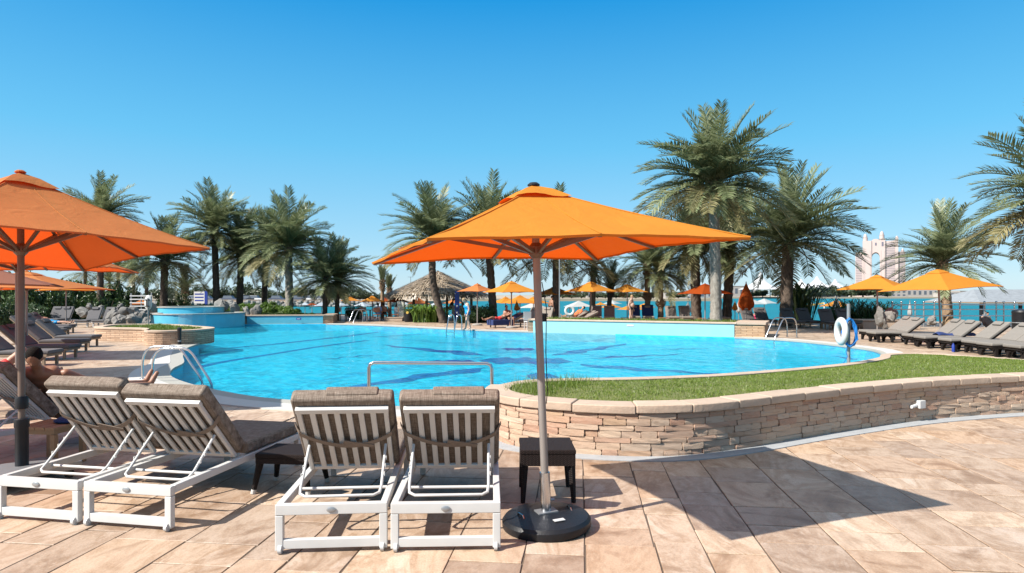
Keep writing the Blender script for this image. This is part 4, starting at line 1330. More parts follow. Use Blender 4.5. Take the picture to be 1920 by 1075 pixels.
def palm(label, base, crown, RL, nf, r=.2, mat='trunk', levels=(2,3,4,5,4,3,2,0), seed=0, amp=.1, lean=0, name='date_palm', group='date palms', boots=True, bulge=0):
    rg = random.Random(seed+17)
    levels = [ch for ch, cnt in zip(('a','b','c','d','e','f','g','h'), levels) for _ in range(cnt)]   # frond tiers from upright to hanging
    t = thing(name, label, 'palm tree', base, 0, group)
    top = Vector(crown)-Vector(base)
    mid_ = top*.5+Vector((lean,0,0))
    ob('trunk', trunk_mesh([(0,0,-.05),mid_,top], r*1.05, r*.92, M[mat], amp=amp), t)
    if boots:
        b = MB()
        for i in range(46):
            a = i*2.4; zz = -.75+.85*i/46
            d = Vector((math.cos(a),math.sin(a),0)); p = top+d*r*.8+Vector((0,0,zz))
            b.bar(p, p+d*.16*rg.uniform(.6,1.3)+Vector((0,0,.22)), .1, .035)
        tag(b.build('leaf_bases', M['trunk_tan'] if mat != 'trunk' else M['trunk'], t), kind='stuff')
    if bulge:
        b = MB()
        for i in range(60):
            a = i*2.4; zz = bulge+.5*i/60; d = Vector((math.cos(a),math.sin(a),0)); p = top*(zz/top.z)+d*r*.8
            b.bar(p, p+d*(.1+.13*math.sin(math.pi*i/60))+Vector((0,0,.14)), .09, .03)
        tag(b.build('boot_collar', M['trunk_tan'], t), kind='stuff')
    nf = int(nf*1.25)
    for i in range(nf):
        lv = levels[int(i*len(levels)/nf)]
        o = ob('frond', FR[lv, rg.randrange(3)], t)
        o.location = top+Vector((0,0,.12-.3*i/nf))
        s = RL*rg.uniform(.82,1.1)*(1 if lv not in 'gh' else .85)
        o.scale = (s, s, s)
        o.rotation_euler = (rg.uniform(-.15,.15), rg.uniform(-.24,.2), i*2.39996+rg.uniform(-.25,.25))
    return t
def palm_px(label, bx, cx, cy, d, Rpx, nf, tw, z0=0, **kw):
    """trunk foot under pixel column bx, crown centre at (cx, cy), frond length and trunk width in photo pixels"""
    c = AT(cx, cy, d)
    return palm(label, ((bx-960)*d/F, d, z0), (c.x, d+kw.pop('dy',0), c.z), Rpx*d/F, nf, tw*.66*d/F/2, **kw)
palm_px('tallest date palm with pale grey patterned trunk right of centre', 1343, 1338, 345, 30.8, 150, 96, 29, .5, mat='trunk_grey', seed=1, amp=.09, levels=(2,5,7,6,5,4,1,0))
palm_px('dark full date palm right of the tallest one, trunk among charcoal loungers', 1473, 1478, 452, 37.5, 150, 76, 31, 0, seed=2, levels=(2,4,4,6,5,2,0,0))
palm_px('dark trunked palm directly behind the tallest palm at its right', 1362, 1372, 440, 43, 118, 56, 24, 0, seed=3, levels=(1,2,2,3,4,2,1,0))
palm_px('dark trunked palm left of the tallest palm', 1306, 1302, 450, 42, 118, 60, 26, 0, seed=4, levels=(1,2,2,3,4,2,1,0))
palm_px('slim tan palm with boot collar, right one of the slim pair', 1239, 1238, 512, 43, 72, 34, 15, 0, mat='trunk_tan', seed=5, levels=(0,2,2,2,2,2,0,0), bulge=.9)
palm_px('slim tan palm with boot collar, left one of the slim pair', 1215, 1213, 498, 44, 80, 36, 15, 0, mat='trunk_tan', seed=6, levels=(0,2,2,2,2,3,0,0), bulge=1.35)
palm_px('young palm with upright fronds right of the dappled orange parasol', 1140, 1145, 540, 46, 52, 26, 13, 0, mat='trunk', seed=7, levels=(2,3,2,0,0,0,0,0))
palm_px('tan palm behind the dappled orange parasol', 1110, 1113, 500, 46, 60, 30, 16, 0, mat='trunk_tan', seed=8, levels=(0,2,2,2,2,2,0,0))
palm_px('date palm behind the central parasol, trunk right of its pole', 1042, 1042, 468, 43, 112, 60, 18, 0, seed=9, levels=(1,2,2,4,4,2,0,0))
palm_px('dark trunked palm with crown behind the central parasol left side', 926, 915, 440, 43, 108, 66, 21, 0, seed=10, levels=(2,3,4,3,3,2,0,0))
palm_px('palm with curved trunk in front of the thatched hut', 832, 812, 450, 41, 106, 72, 20, 0, seed=11, lean=-.35, levels=(2,3,4,4,3,2,0,0))
palm_px('short palm of the twin pair, left trunk, by the beach', 609, 610, 522, 44, 82, 52, 13, 0, seed=12, levels=(2,2,3,3,3,2,0,0))
palm_px('short palm of the twin pair, right trunk, by the beach', 631, 634, 526, 45, 80, 48, 12, 0, seed=13, levels=(2,2,3,3,3,2,0,0))
palm_px('full date palm with grey trunk above the bright hedge', 543, 541, 466, 44, 102, 78, 20, .3, mat='trunk_grey', seed=14, levels=(2,4,4,5,3,2,0,0))
palm_px('dark slim palm behind the full grey-trunked palm at its left', 495, 498, 478, 50, 84, 50, 15, 0, seed=15, levels=(2,2,2,2,2,2,0,0))
palm_px('dark palm between the tall left palm and the hedge palms', 449, 452, 480, 48, 92, 58, 17, .3, seed=16, levels=(2,2,2,2,3,1,0,0))
palm_px('tall palm behind the spa with feathery crown', 407, 402, 432, 47, 88, 72, 17, .3, seed=17, levels=(2,4,3,4,3,3,0,0))
palm_px('palm with dark trunk left of the spa', 306, 309, 488, 45, 88, 60, 19, 0, seed=18, levels=(2,3,4,3,3,2,0,0))
palm_px('palm at the far left rising above the left parasol', 187, 190, 412, 44, 86, 60, 16, 0, seed=19, levels=(2,3,4,4,3,3,0,0))
palm_px('small young palm behind the spa between two taller palms', 347, 347, 540, 52, 44, 26, 12, 0, mat='trunk_tan', seed=20, levels=(2,2,2,2,0,0,0,0))
palm_px('palm with stout trunk beside the steel railing at right', 1779, 1767, 492, 36.5, 108, 56, 25, 0, mat='trunk_tan', seed=21, levels=(2,3,4,3,3,0,0,0))
palm_px('palm at the right picture edge with long drooping fronds', 2010, 1992, 378, 24.5, 182, 96, 28, 0, mat='trunk_grey', seed=22, levels=(2,3,4,4,4,4,3,1))
# pruned palms, fronds tied up
for (bx,cx,cy,d,l,s) in [(717,717,530,50,'taller of the two pruned palms beside the thatched hut',31),(731,730,545,51,'shorter of the two pruned palms beside the thatched hut',32)]:
    palm_px(l, bx, cx, cy, d, 30, 22, 10, 0, mat='trunk_tan', seed=s, levels=(2,0,0,0,0,0,0,0), group='pruned palms')
# hazy small palms behind the left hedge
for i,(bx,cy,d,Rp) in enumerate([(222,505,62,46),(250,515,66,40),(160,510,60,42),(275,512,64,40),(205,530,58,34)]):
    palm_px(['background palm behind the left hedge, below the tall far left palm','background palm above the white rack','background palm behind the left hedge near the small parasol','background palm left of the dark trunk by the spa','low background palm over the dark shrubs'][i], bx, bx, cy, d, Rp, 30, 9, 0, seed=40+i, levels=(2,2,2,2,2,2,0,0), boots=False)

# ================================================================== shrubs and hedges
def leaf_mesh(n, size, mat, seed, up=.3, shell=.55, asp=.45, clumps=16):
    """leaf-sized faces in clumps through a unit half-dome (x,y -1..1, z 0..1)"""
    rg = random.Random(seed); m = MB()
    cl = []
    for _ in range(clumps):
        a = rg.uniform(0,6.28); rr = math.sqrt(rg.random())*.8; cl.append(Vector((rr*math.cos(a), rr*math.sin(a), rg.uniform(.15,.8)*(1-.5*rr*rr))))
    for _ in range(n):
        c = rg.choice(cl); d = Vector((rg.gauss(0,1),rg.gauss(0,1),rg.gauss(0,1))).normalized()
        p = c+d*(.26+.1*rg.random())*rg.uniform(shell,1)
        if p.z < 0: p.z = -p.z*.5
        nrm = (d+Vector((rg.gauss(0,.5),rg.gauss(0,.5),up+rg.gauss(0,.4)))).normalized()
        a = nrm.orthogonal().normalized(); b = nrm.cross(a); an = rg.uniform(0,6.28)
        u = (a*math.cos(an)+b*math.sin(an))*size*rg.uniform(.6,1.3); v = nrm.cross(u).normalized()*size*asp
        m.add([p-u, p+v*1+nrm*size*.1, p+u-nrm*size*.25, p-v+nrm*size*.1], [(0,1,2,3)])
    return m.mesh('foliage', mat)
LM = {('shrub',k): leaf_mesh(2600, .075, M['shrub'], 60+k) for k in range(3)}
LM.update({('bright',k): leaf_mesh(3200, .1, M['shrub_bright'], 70+k, asp=.3) for k in range(2)})
LM.update({('tree',k): leaf_mesh(1500, .1, M['tree_far'], 80+k, shell=.5, clumps=22) for k in range(3)})
def stems_mesh():
    m = MB(); rg = random.Random(2)
    for i in range(7):
        a = i*.9; m.tube([(.1*math.cos(a),.1*math.sin(a),-.02),(.3*math.cos(a),.3*math.sin(a),.3),(.55*math.cos(a),.55*math.sin(a),.62)], [.03,.022,.012], 5)
    return m.mesh('stem', M['trunk'])
STEM = stems_mesh()
def shrub(label, kind, loc, rx, ry, h, rz=0, group='shrubs', name='shrub'):
    t = thing(name, label, 'shrub', loc, rz, group)
    o = ob('foliage', LM[kind, random.randrange(2)], t); o.scale = (rx,ry,h)
    s = ob('stems', STEM, t); s.scale = (rx,ry,h); tag(s, kind='stuff')
    return t
gh = 'dark shrubs along the left side'
for i,(px,ytop,d,w) in enumerate([(20,505,41,95),(75,515,44,100),(120,540,43,80),(165,525,46,95),(200,545,44,70),(232,530,47,80),(260,552,48,50),(325,545,50,50),(5,560,33,60),(60,562,38,60)]):
    q = AT(px, ytop, d)
    shrub(['dark dense shrub at the far left edge behind the loungers','dark dense shrub left of the small orange parasol','dark shrub right behind the small orange parasol','tall dark shrub beside the small orange parasol','low leafy shrub in front of the left hedge','dark shrub left of the white rack','shrub just behind the white rack','spiky shrub right of the dark palm by the spa','low dark shrub at the left edge','low dark shrub behind the row of dark loungers'][i], 'shrub', (q.x,d,0), w*d/F/2*1.35, w*d/F/2*.9, q.z*1.08, i, gh)
ghb = 'bright hedge bushes on the raised bed'
for i,(px,ytop,d,w) in enumerate([(455,570,44,38),(478,566,43,40),(503,567,43,42),(528,570,43,40),(548,575,42.5,30),(430,573,45,26),(385,571,46,34),(350,571,46,34)]):
    q = AT(px, ytop, d)
    shrub(['bright green bush behind the right spa boulders','bright green hedge bush under the dark hedge palms','bright green hedge bush left of the grey palm trunk','bright green hedge bush at the foot of the grey palm trunk','bright green bush at the right end of the hedge','low bright bush right behind the spa rim','bright low bush behind the spa, right of its middle','bright low bush behind the spa, left of its middle'][i], 'bright', (q.x,d,.3), w*d/F/2*1.3, .8, (q.z-.3)*1.05, i, ghb)
for i,(px,ytop,d,w) in enumerate([(510,588,41.3,46),(545,586,41.3,50),(580,588,41.2,46)]):
    q = AT(px, ytop, d)
    shrub(['low clipped dark green groundcover, left part above the blue pool wall','low clipped groundcover in the middle above the blue pool wall','low clipped groundcover at the stone end of the blue pool wall'][i], 'shrub', (q.x,d,.48), w*d/F/2*1.2, .5, max(.2,(q.z-.48)*1.2), i, 'clipped groundcover')
for i,(px,ytop,d,w,k,l) in enumerate([(665,571,47,30,'shrub','dark bush beside the restaurant terrace tables'),(905,565,42,40,'shrub','dark bush in the shade behind the sunbathers'),(880,578,41,30,'shrub','low dark bush behind the woman in the blue swimsuit'),(1068+35,590,42,22,'shrub','low plants behind the empty taupe pair'),
        (1600,572,38,50,'shrub','spiky dark plants behind the charcoal loungers'),(1632,574,38,44,'shrub','spiky dark plants left of the steel railing'),(1575,580,39,30,'shrub','spiky dark plants left of the closed white parasol')]):
    q = AT(px, ytop, d); shrub(l, k, (q.x,d,0), w*d/F/2*1.3, .8, q.z*1.05, i, 'low shrubs')
def strap_plant(label, px, py, d, w, h, n, seed, mat='shrub_bright', name='strap_leaf_plant', wid=.042):
    rg = random.Random(seed); q = G(px, py) if d is None else Vector(((px-960)*d/F, d, 0))
    t = thing(name, label, 'plant', q, 0, 'leafy plants'); m = MB()
    for i in range(n):
        x, y = rg.uniform(-w,w), rg.uniform(-.4,.4); a = rg.uniform(0,6.28); L = h*rg.uniform(.7,1.2); r = rg.uniform(.25,.75)*L
        d1 = Vector((math.cos(a)*r, math.sin(a)*r, 0)); s = Vector((-math.sin(a), math.cos(a), 0))*wid
        p0 = Vector((x,y,0)); p1 = p0+d1*.45+Vector((0,0,L*.75)); p2 = p0+d1+Vector((0,0,L)); p3 = p0+d1*1.9+Vector((0,0,L*.72))
        m.add([p0-s*.6,p0+s*.6,p1+s,p1-s,p2+s*.8,p2-s*.8,p3], [(0,1,2,3),(3,2,4,5),(5,4,6)])
    tag(m.build('leaves', M[mat], t), kind='stuff')
    return t
strap_plant('bright strap-leaved plant beside the black bin', 797, 604, 42, .75, 1.0, 260, 1)
strap_plant('strap-leaved plant at the foot of the curved palm', 822, 603, 42.5, .5, .8, 120, 2)
strap_plant('dark strap-leaved plant between blue post and sunbathers', 888, 604, 42, .6, .9, 120, 3, 'shrub')
strap_plant('tall thin dark plants behind the charcoal loungers beside the palm trunk', 1505, 600, 40, .5, 2.2, 70, 4, 'shrub', wid=.06)
strap_plant('dark upright spiky plant right of the third charcoal pair', 1640, 603, 36, .9, 1.25, 150, 5, 'shrub', wid=.025)
strap_plant('dark upright spiky plants behind the third charcoal pair', 1590, 603, 37, 1.0, 1.35, 150, 6, 'shrub', wid=.025)

# ================================================================== spa, small planter, boulders
spa = thing('spa_pool', 'two-tiered blue spa pool spilling into the left end of the pool', 'spa pool', (0,0,0))
t1 = resample([(x,y,0) for x,y in [(-20.5,36.4),(-19.6,35.3),(-18.3,34.8),(-16.9,35.4),(-16.1,36.8),(-16.2,38.8),(-18.2,40.2),(-20.6,39.4)]], n=48, closed=True)
t2 = resample([(x,y,0) for x,y in [(-21.0,38.0),(-20.2,37.2),(-18.6,37.3),(-17.7,38.2),(-17.9,39.8),(-19.4,40.6),(-20.9,39.8)]], n=40, closed=True)
Z1, Z2 = .76, 1.1
cen1 = sum(t1, Vector())/len(t1); cen2 = sum(t2, Vector())/len(t2)
def shrink(l, c, w): return [p+(c-p).normalized()*w for p in l]
def tier(loop, c, z0, z1, nm):
    band(MB(), loop, shrink(loop,c,.3), z0, z1-.06, True).build(nm, M['pool_wall_blue'], spa, 40)
    band(MB(), shrink(loop,c,-.05), shrink(loop,c,.34), z1-.06, z1, True).build(nm+'_rim', M['concrete'], spa)
    q = shrink(loop,c,.2); poly_obj(nm+'_water', [(p.x,p.y) for p in q], z1-.05+.012, M['spa_water'], parent=spa)
M['spa_water'] = plain('spa_water', (.12,.5,.62), .08, .1, 2, bump=.2, bscale=4)
tier(t1, cen1, -.4, Z1, 'lower_tier'); tier(t2, cen2, Z1-.1, Z2, 'upper_tier')
MB().prism([(-23,38.5),(-14,41.5),(-12,44),(-13,48),(-24,48),(-26,42)], -.05, .42).build('planting_bed', M['soil'], spa)
spw = NT('falling_water'); spw.set((.75,.9,.95), .15); spw.b.inputs['Alpha'].default_value = .16
for (i0,i1,lp,za,zb) in [(9,14,t1,Z1,-.03),(12,15,t2,Z2,Z1-.03)]:
    c = cen1 if lp is t1 else cen2
    q = shrink(lp, c, -.075)[i0:i1]
    m = MB(); m.add([(p.x,p.y,za-.01) for p in q]+[(p.x,p.y-.03,zb) for p in q], [(i,i+1,len(q)+i+1,len(q)+i) for i in range(len(q)-1)])
    m.build('water_curtain', spw.mat, spa)

sp = thing('small_stone_planter', 'low sandstone planter with grass top at the left pool corner', 'planter', (0,0,0))
sl = [(-16.3,25.3),(-15.1,24.9),(-14.2,24.6),(-13.6,23.9),(-13.2,23.0),(-12.4,22.9),(-11.6,23.75),(-11.75,25.2),(-13.2,26.6),(-15.2,28.2),(-17.2,28.0),(-17.0,26.2)]
sloop = resample([(x,y,0) for x,y in sl], n=64, closed=True); cs = sum(sloop, Vector())/64
band(MB(), shrink(sloop,cs,-.03), shrink(sloop,cs,.3), -.05, .44, True).build('wall', M['stone_far'], sp)
for i in range(0,64,4):
    q = [sloop[(i+k)%64] for k in range(5)]
    band(MB(), shrink(q,cs,-.06), shrink(q,cs,.34), .445, .52).build('cap_stone', M['cap'], sp, bev=.012)
poly_obj('soil', [(p.x,p.y) for p in shrink(sloop,cs,.3)], .47, M['turf'], parent=sp)
q = [Vector((x,y,.47)) for x,y in [(-16.3,26.2),(-12.2,23.4),(-12.1,25.0),(-15.2,27.6)]]
tag(blades('grass', [q], 7000, .05, .13, .012, M['grass'], sp, random.Random(9)), kind='stuff')
qb = thing('black_bollard', 'small black bollard lamp against the low stone planter', 'bollard', (-11.95,23.0,0))
MB().lathe([(.06,0),(.06,.5),(.075,.52),(.075,.6),(.04,.63)], 14).build('post', M['black'], qb, 40); MB().lathe([(.062,.12),(.062,.16)], 14).build('collar', M['galv'], qb)

ROCKS = []
for k in range(5):
    bm = bmesh.new(); bmesh.ops.create_icosphere(bm, subdivisions=3, radius=1)
    for v in bm.verts:
        n_ = noise.noise(v.co*1.1+Vector((k*7,0,0)))*.5+noise.noise(v.co*2.6+Vector((0,k*5,0)))*.22+noise.noise(v.co*6)*.07
        v.co *= 1+n_
        v.co = Vector(round(c*3.2)/3.2*.35+c*.65 for c in v.co)
    me = bpy.data.meshes.new('boulder'); bm.to_mesh(me); bm.free(); me.materials.append(M['rock'])
    for p in me.polygons: p.use_smooth = True
    me.set_sharp_from_angle(angle=R(28)); ROCKS.append(me)
rk = [(158,586,38,22,14,'pale flat boulder on top of the rock wall at its left end'),(186,584,38,20,18,'boulder behind the white framed loungers'),(211,592,36,18,22,'upright boulder right of the white framed loungers'),(228,591,36,26,20,'broad pale boulder in the middle of the rock wall'),(222,602,34,26,16,'dark boulder low in front of the rock wall'),(252,602,34,22,16,'dark cracked boulder left of the oval cover'),(255,588,36,22,16,'boulder above the dark cracked one'),(272,590,35.5,16,16,'boulder left of the oval life ring cover'),(275,604,33.5,14,16,'pale boulder at the foot of the oval cover post'),(203,604,35.5,10,12,'small boulder right beside the lounger pair'),(284,578,38,20,12,'rounded boulder at the left shoulder of the spa'),(168,576,36,10,9,'small dark stone on top of the left rock wall'),(226,575,37,9,8,'small dark stone perched on the middle of the rock wall'),
      (415,576,40,26,14,'rounded grey boulder at the right shoulder of the spa'),(440,583,39.5,24,9,'flat boulder right of the spa'),(462,586,40,18,9,'pale flat boulder at the left end of the blue pool wall'),(480,586,41,22,9,'low boulder behind the blue pool wall'),
      (1652,596,29,34,15,'greenish grey boulder in the low bed left of the right loungers'),(1672,592,29.5,22,20,'tall greenish boulder in the low bed at right'),(1747,602,28,16,16,'boulder between the right lounger pairs'),(1850,604,26,18,18,'dark boulder behind the right loungers')]
for i,(px,py,d,w,h,l) in enumerate(rk):
    q = AT(px,py,d); o = ob('boulder', ROCKS[i%5]); s = d/F/2
    k_ = 1.28 if px < 300 else 1.12; o.location = q; o.scale = (w*s*k_, w*s*.9, h*s*k_); o.rotation_euler = (.2*i,.1*i,i*1.3)
    tag(o, l, 'boulder', 'boulders')
bed = thing('low_stone_bed', 'low pale stone bed holding greenish boulders left of the right loungers', 'planter', G(1645,617.5)); 
MB().box(-.8,2.2,-.1,1.6,0,.42).build('wall', M['cap'], bed, bev=.02); MB().box(-.85,2.25,-.15,1.65,.42,.48).build('cap', M['cap'], bed, bev=.02)

# ================================================================== hut and terrace furniture
hut = thing('thatched_hut', 'round palm-thatched bar hut behind the curved palm', 'hut', ((820-960)*47/F, 47, 0))
ez, az, hr_ = CH-(556-HY)*47/F, CH-(511-HY)*47/F, 3.8
MB().lathe([(hr_,ez+.1),(hr_*.5,ez+(az-ez)*.54),(.1,az-.05)], 28).build('roof_core', M['thatch_core'], hut)
m = MB(); rg = random.Random(12)
for i in range(5200):
    u = rg.random()**.6; a = rg.uniform(0,6.28); r0 = hr_*u*.98
    z0_ = az+(ez-az)*(u**.92)+.03
    d = Vector((math.cos(a),math.sin(a),0)); L = rg.uniform(.35,.75); sl_ = (az-ez)/hr_
    p = d*r0+Vector((0,0,z0_+.14)); e = p+d*L*.8+Vector((0,0,-L*sl_*.8-rg.uniform(.0,.1)))
    if r0+L*.8 > hr_: e = d*(hr_+rg.uniform(-.05,.1))+Vector((0,0,ez-rg.uniform(.0,.35)))
    s = Vector((-d.y,d.x,0))*rg.uniform(.02,.05); lf_ = Vector((0,0,rg.uniform(.04,.16)))
    m.add([p-s,p+s,e+s*.5+lf_,e-s*.5+lf_], [(0,1,2,3)])
tag(m.build('thatch', M['thatch'], hut), kind='stuff')
for k in range(6):
    a = R(60*k+20); MB().tube([(2.6*math.cos(a),2.6*math.sin(a),0),(2.6*math.cos(a),2.6*math.sin(a),ez+.4)], .1, 10).build('post', M['trunk_tan'], hut)
MB().box(1.3,3.0,-2.6,-2.2,0,1.0).build('bar_counter', M['concrete'], hut); MB().box(1.2,3.1,-2.75,-2.1,1.0,1.06).build('counter_top', M['concrete'], hut)
cb = thing('electric_cabinet', 'pale cream electric cabinet left of the black bin', 'cabinet', G(751,601.5)); 
MB().box(-.24,.24,0,.4,0,1.35).build('body', M['cream'], cb, bev=.01); MB().box(-.45,-.26,.05,.3,0,.95).build('side_box', M['white2'], cb, bev=.01); MB().box(-.21,.21,-.012,-.001,.08,1.28).build('door', M['cream'], cb)
bn = thing('litter_bin', 'round black litter bin with a small yellow sticker by the strap-leaved plant', 'bin', G(767,603.5))
MB().lathe([(.3,0),(.34,.05),(.34,.8),(.36,.82),(.36,.86)], 20).build('body', M['black'], bn, 40); MB().lathe([(.34,.95),(.36,1.0),(.3,1.12),(.05,1.16)], 20).build('hood', M['black'], bn, 40)
for k in range(3): a = R(120*k+30); MB().tube([(.32*math.cos(a),.32*math.sin(a),.85),(.32*math.cos(a),.32*math.sin(a),.97)], .03, 6).build('hood_post', M['black'], bn)
stk = MB(); stk.m = Matrix.Translation((-.06,-.343,.62)) @ Matrix.Rotation(R(90),4,'X'); stk.lathe([(.09,0),(.09,.006)], 14); stk.build('sticker', M['yellow'], bn)
bn2 = thing('litter_bin', 'dark round bin at the right picture edge by the railing', 'bin', (23.5,29.5,0))
MB().lathe([(.32,0),(.37,.05),(.38,.95),(.4,1.0),(.36,1.08),(.1,1.14)], 18).build('body', M['black'], bn2, 40); MB().lathe([(.43,.5),(.43,.54)], 18).build('band', M['galv'], bn2)
sh = thing('shower_post', 'tall dark blue shower post beside the thatched hut', 'shower', G(857,603.5))
MB().box(-.15,.15,-.09,.09,0,2.05).build('column', M['blue'], sh, bev=.012); MB().tube([(-.16,-.1,1.86),(-.1,-.12,1.88),(-.02,-.14,1.9)], .025, 8).build('shower_head', M['steel'], sh)
for z in (.62,1.05): MB().cbox((0,-.1,z),(.1,.02,.12)).build('push_plate', M['white2'], sh)
rack = thing('white_rack', 'white slatted towel rack by the left hedge', 'rack', ((264-960)*41/F,41,0))
for k in range(5): MB().cbox((0,0,.85+.22*k),(1.4,.05,.07)).build('slat', M['white'], rack)
for x in (-.65,0,.65): MB().cbox((x,.06,.95),(.06,.06,1.9)).build('post', M['galv'], rack)
def cafe_chair(label, px, d, rz):
    t = thing('cafe_chair', label, 'chair', ((px-960)*d/F,d,0), rz, 'brown terrace chairs')
    MB().cbox((0,0,.45),(.46,.46,.05)).build('seat', M['brown_chair'], t); MB().cbox((0,.22,.78),(.46,.04,.32)).build('backrest', M['brown_chair'], t)
    for sx in (-1,1):
        for sy in (-1,1): MB().cbox((sx*.2,sy*.2,.21),(.05,.05,.42)).build('leg', M['bronze'], t)
def cafe_table(label, px, d):
    t = thing('cafe_table', label, 'table', ((px-960)*d/F,d,0), 0, 'brown terrace tables')
    MB().cbox((0,0,.73),(.9,.9,.04)).build('table_top', M['brown_chair'], t); MB().lathe([(.25,0),(.25,.03),(.05,.06),(.05,.71)], 12).build('pedestal', M['bronze'], t)
for i,(px,d,rz) in enumerate([(643,44,1.6),(682,44.5,3.1),(706,43.5,.2),(722,44.5,2.9),(741,44,-1.4),(762,45.5,1.2)]):
    cafe_chair(['brown terrace chair next to the twin palm trunks','brown terrace chair behind the far pool ladder','brown terrace chair left of the man in the blue shirt','brown terrace chair in front of the pruned palms','brown terrace chair left of the pale cabinet','brown terrace chair behind the black bin'][i], px, d, rz)
for i,(px,d) in enumerate([(694,45),(731,45.2),(660,45.5)]): cafe_table(['brown terrace table under the bright orange parasol','brown terrace table by the pruned palms','brown terrace table beside the dark bush'][i], px, d)
pc = thing('plastic_chair', 'small white chair facing away by the steps of the raised wall', 'chair', ((992-960)*33/F,33,0), .4)
MB().cbox((0,0,.42),(.42,.4,.04)).build('seat', M['white2'], pc); MB().cbox((0,.2,.7),(.42,.03,.45)).build('backrest', M['white2'], pc)
for sx in (-1,1):
    for sy in (-1,1): MB().cbox((sx*.18,sy*.17,.2),(.04,.04,.4)).build('leg', M['white2'], pc)
lp = thing('low_plinth', 'low pale stone plinth left of the black bin', 'plinth', G(735,602.5)); MB().box(-.5,.7,0,1,0,.22).build('block', M['cap'], lp, bev=.02); MB().box(-.53,.73,-.03,1.03,.22,.27).build('cap', M['cap'], lp)

# railing of the pier at right
ra = thing('steel_railing', 'steel railing with round post knobs along the waterfront at right', 'railing', (0,0,0))
RY = 36; rz_top = 1.36
xs = [(px-960)*RY/F for px in (1673,1690,1716,1732,1752,1800,1846,1868,1882,1902,1935)]
for i, x in enumerate(xs):
    MB().tube([(x,RY,-.1),(x,RY,rz_top-.02)], .05 if i in (0,5,6) else .035, 8).build('post', M['galv'], ra, 60); MB().ball((x,RY,rz_top+.03),.065).build('knob', M['steel'], ra, 180)
for z in (.62,.98,1.24): MB().tube([(xs[0],RY-.02,z),(xs[-1],RY-.02,z)], .03, 8).build('rail', M['steel'], ra, 60)
# pier with pale roof
pier = thing('pier_pavilion', 'low pavilion with broad pale roof on the water at right', 'pavilion', ((1868-960)*55/F,55,SEA_Z))
ez2 = CH-(566-HY)*55/F-SEA_Z; az2 = CH-(543-HY)*55/F-SEA_Z
m = MB(); m.add([(-3.6,-3,ez2),(6,-3,ez2),(6,4,ez2),(-3.6,4,ez2),(-1.6,.5,az2),(6,.5,az2)], [(0,1,5,4),(1,2,5),(2,3,4,5),(3,0,4),(3,2,1,0)]); m.build('roof', M['roof_white'], pier)
MB().box(-3.7,6.1,-3.1,4.1,ez2-.12,ez2-.01).build('eaves', M['wood'], pier)
for x in (-3.2,0,3.4): MB().tube([(x,-2.6,-.5),(x,-2.6,ez2-.12)], .14, 8).build('post', M['black'], pier)
MB().box(-4,6.4,-3.4,4.4,.35,.6).build('deck', M['wood'], pier)
# ================================================================== people
def remesh(mb, name, mat, vox=.02, smooth=6):
    me = mb.mesh(name); o = bpy.data.objects.new('tmp', me); COL.objects.link(o)
    r = o.modifiers.new('r','REMESH'); r.mode = 'VOXEL'; r.voxel_size = vox
    s = o.modifiers.new('s','SMOOTH'); s.factor = .5; s.iterations = smooth
    dg = bpy.context.evaluated_depsgraph_get()
    m2 = bpy.data.meshes.new_from_object(o.evaluated_get(dg))
    bpy.data.objects.remove(o); bpy.data.meshes.remove(me)
    m2.name = name; m2.materials.clear(); m2.materials.append(mat)
    for p in m2.polygons: p.use_smooth = True
    return m2
def capsule(m, a, b, ra, rb, n=5):
    a = Vector(a); b = Vector(b)
    pts = [a.lerp(b, i/n) for i in range(n+1)]
    m.tube(pts, [ra+(rb-ra)*i/n for i in range(n+1)], 12)
    m.ball(a, ra, 12, 8); m.ball(b, rb, 12, 8)
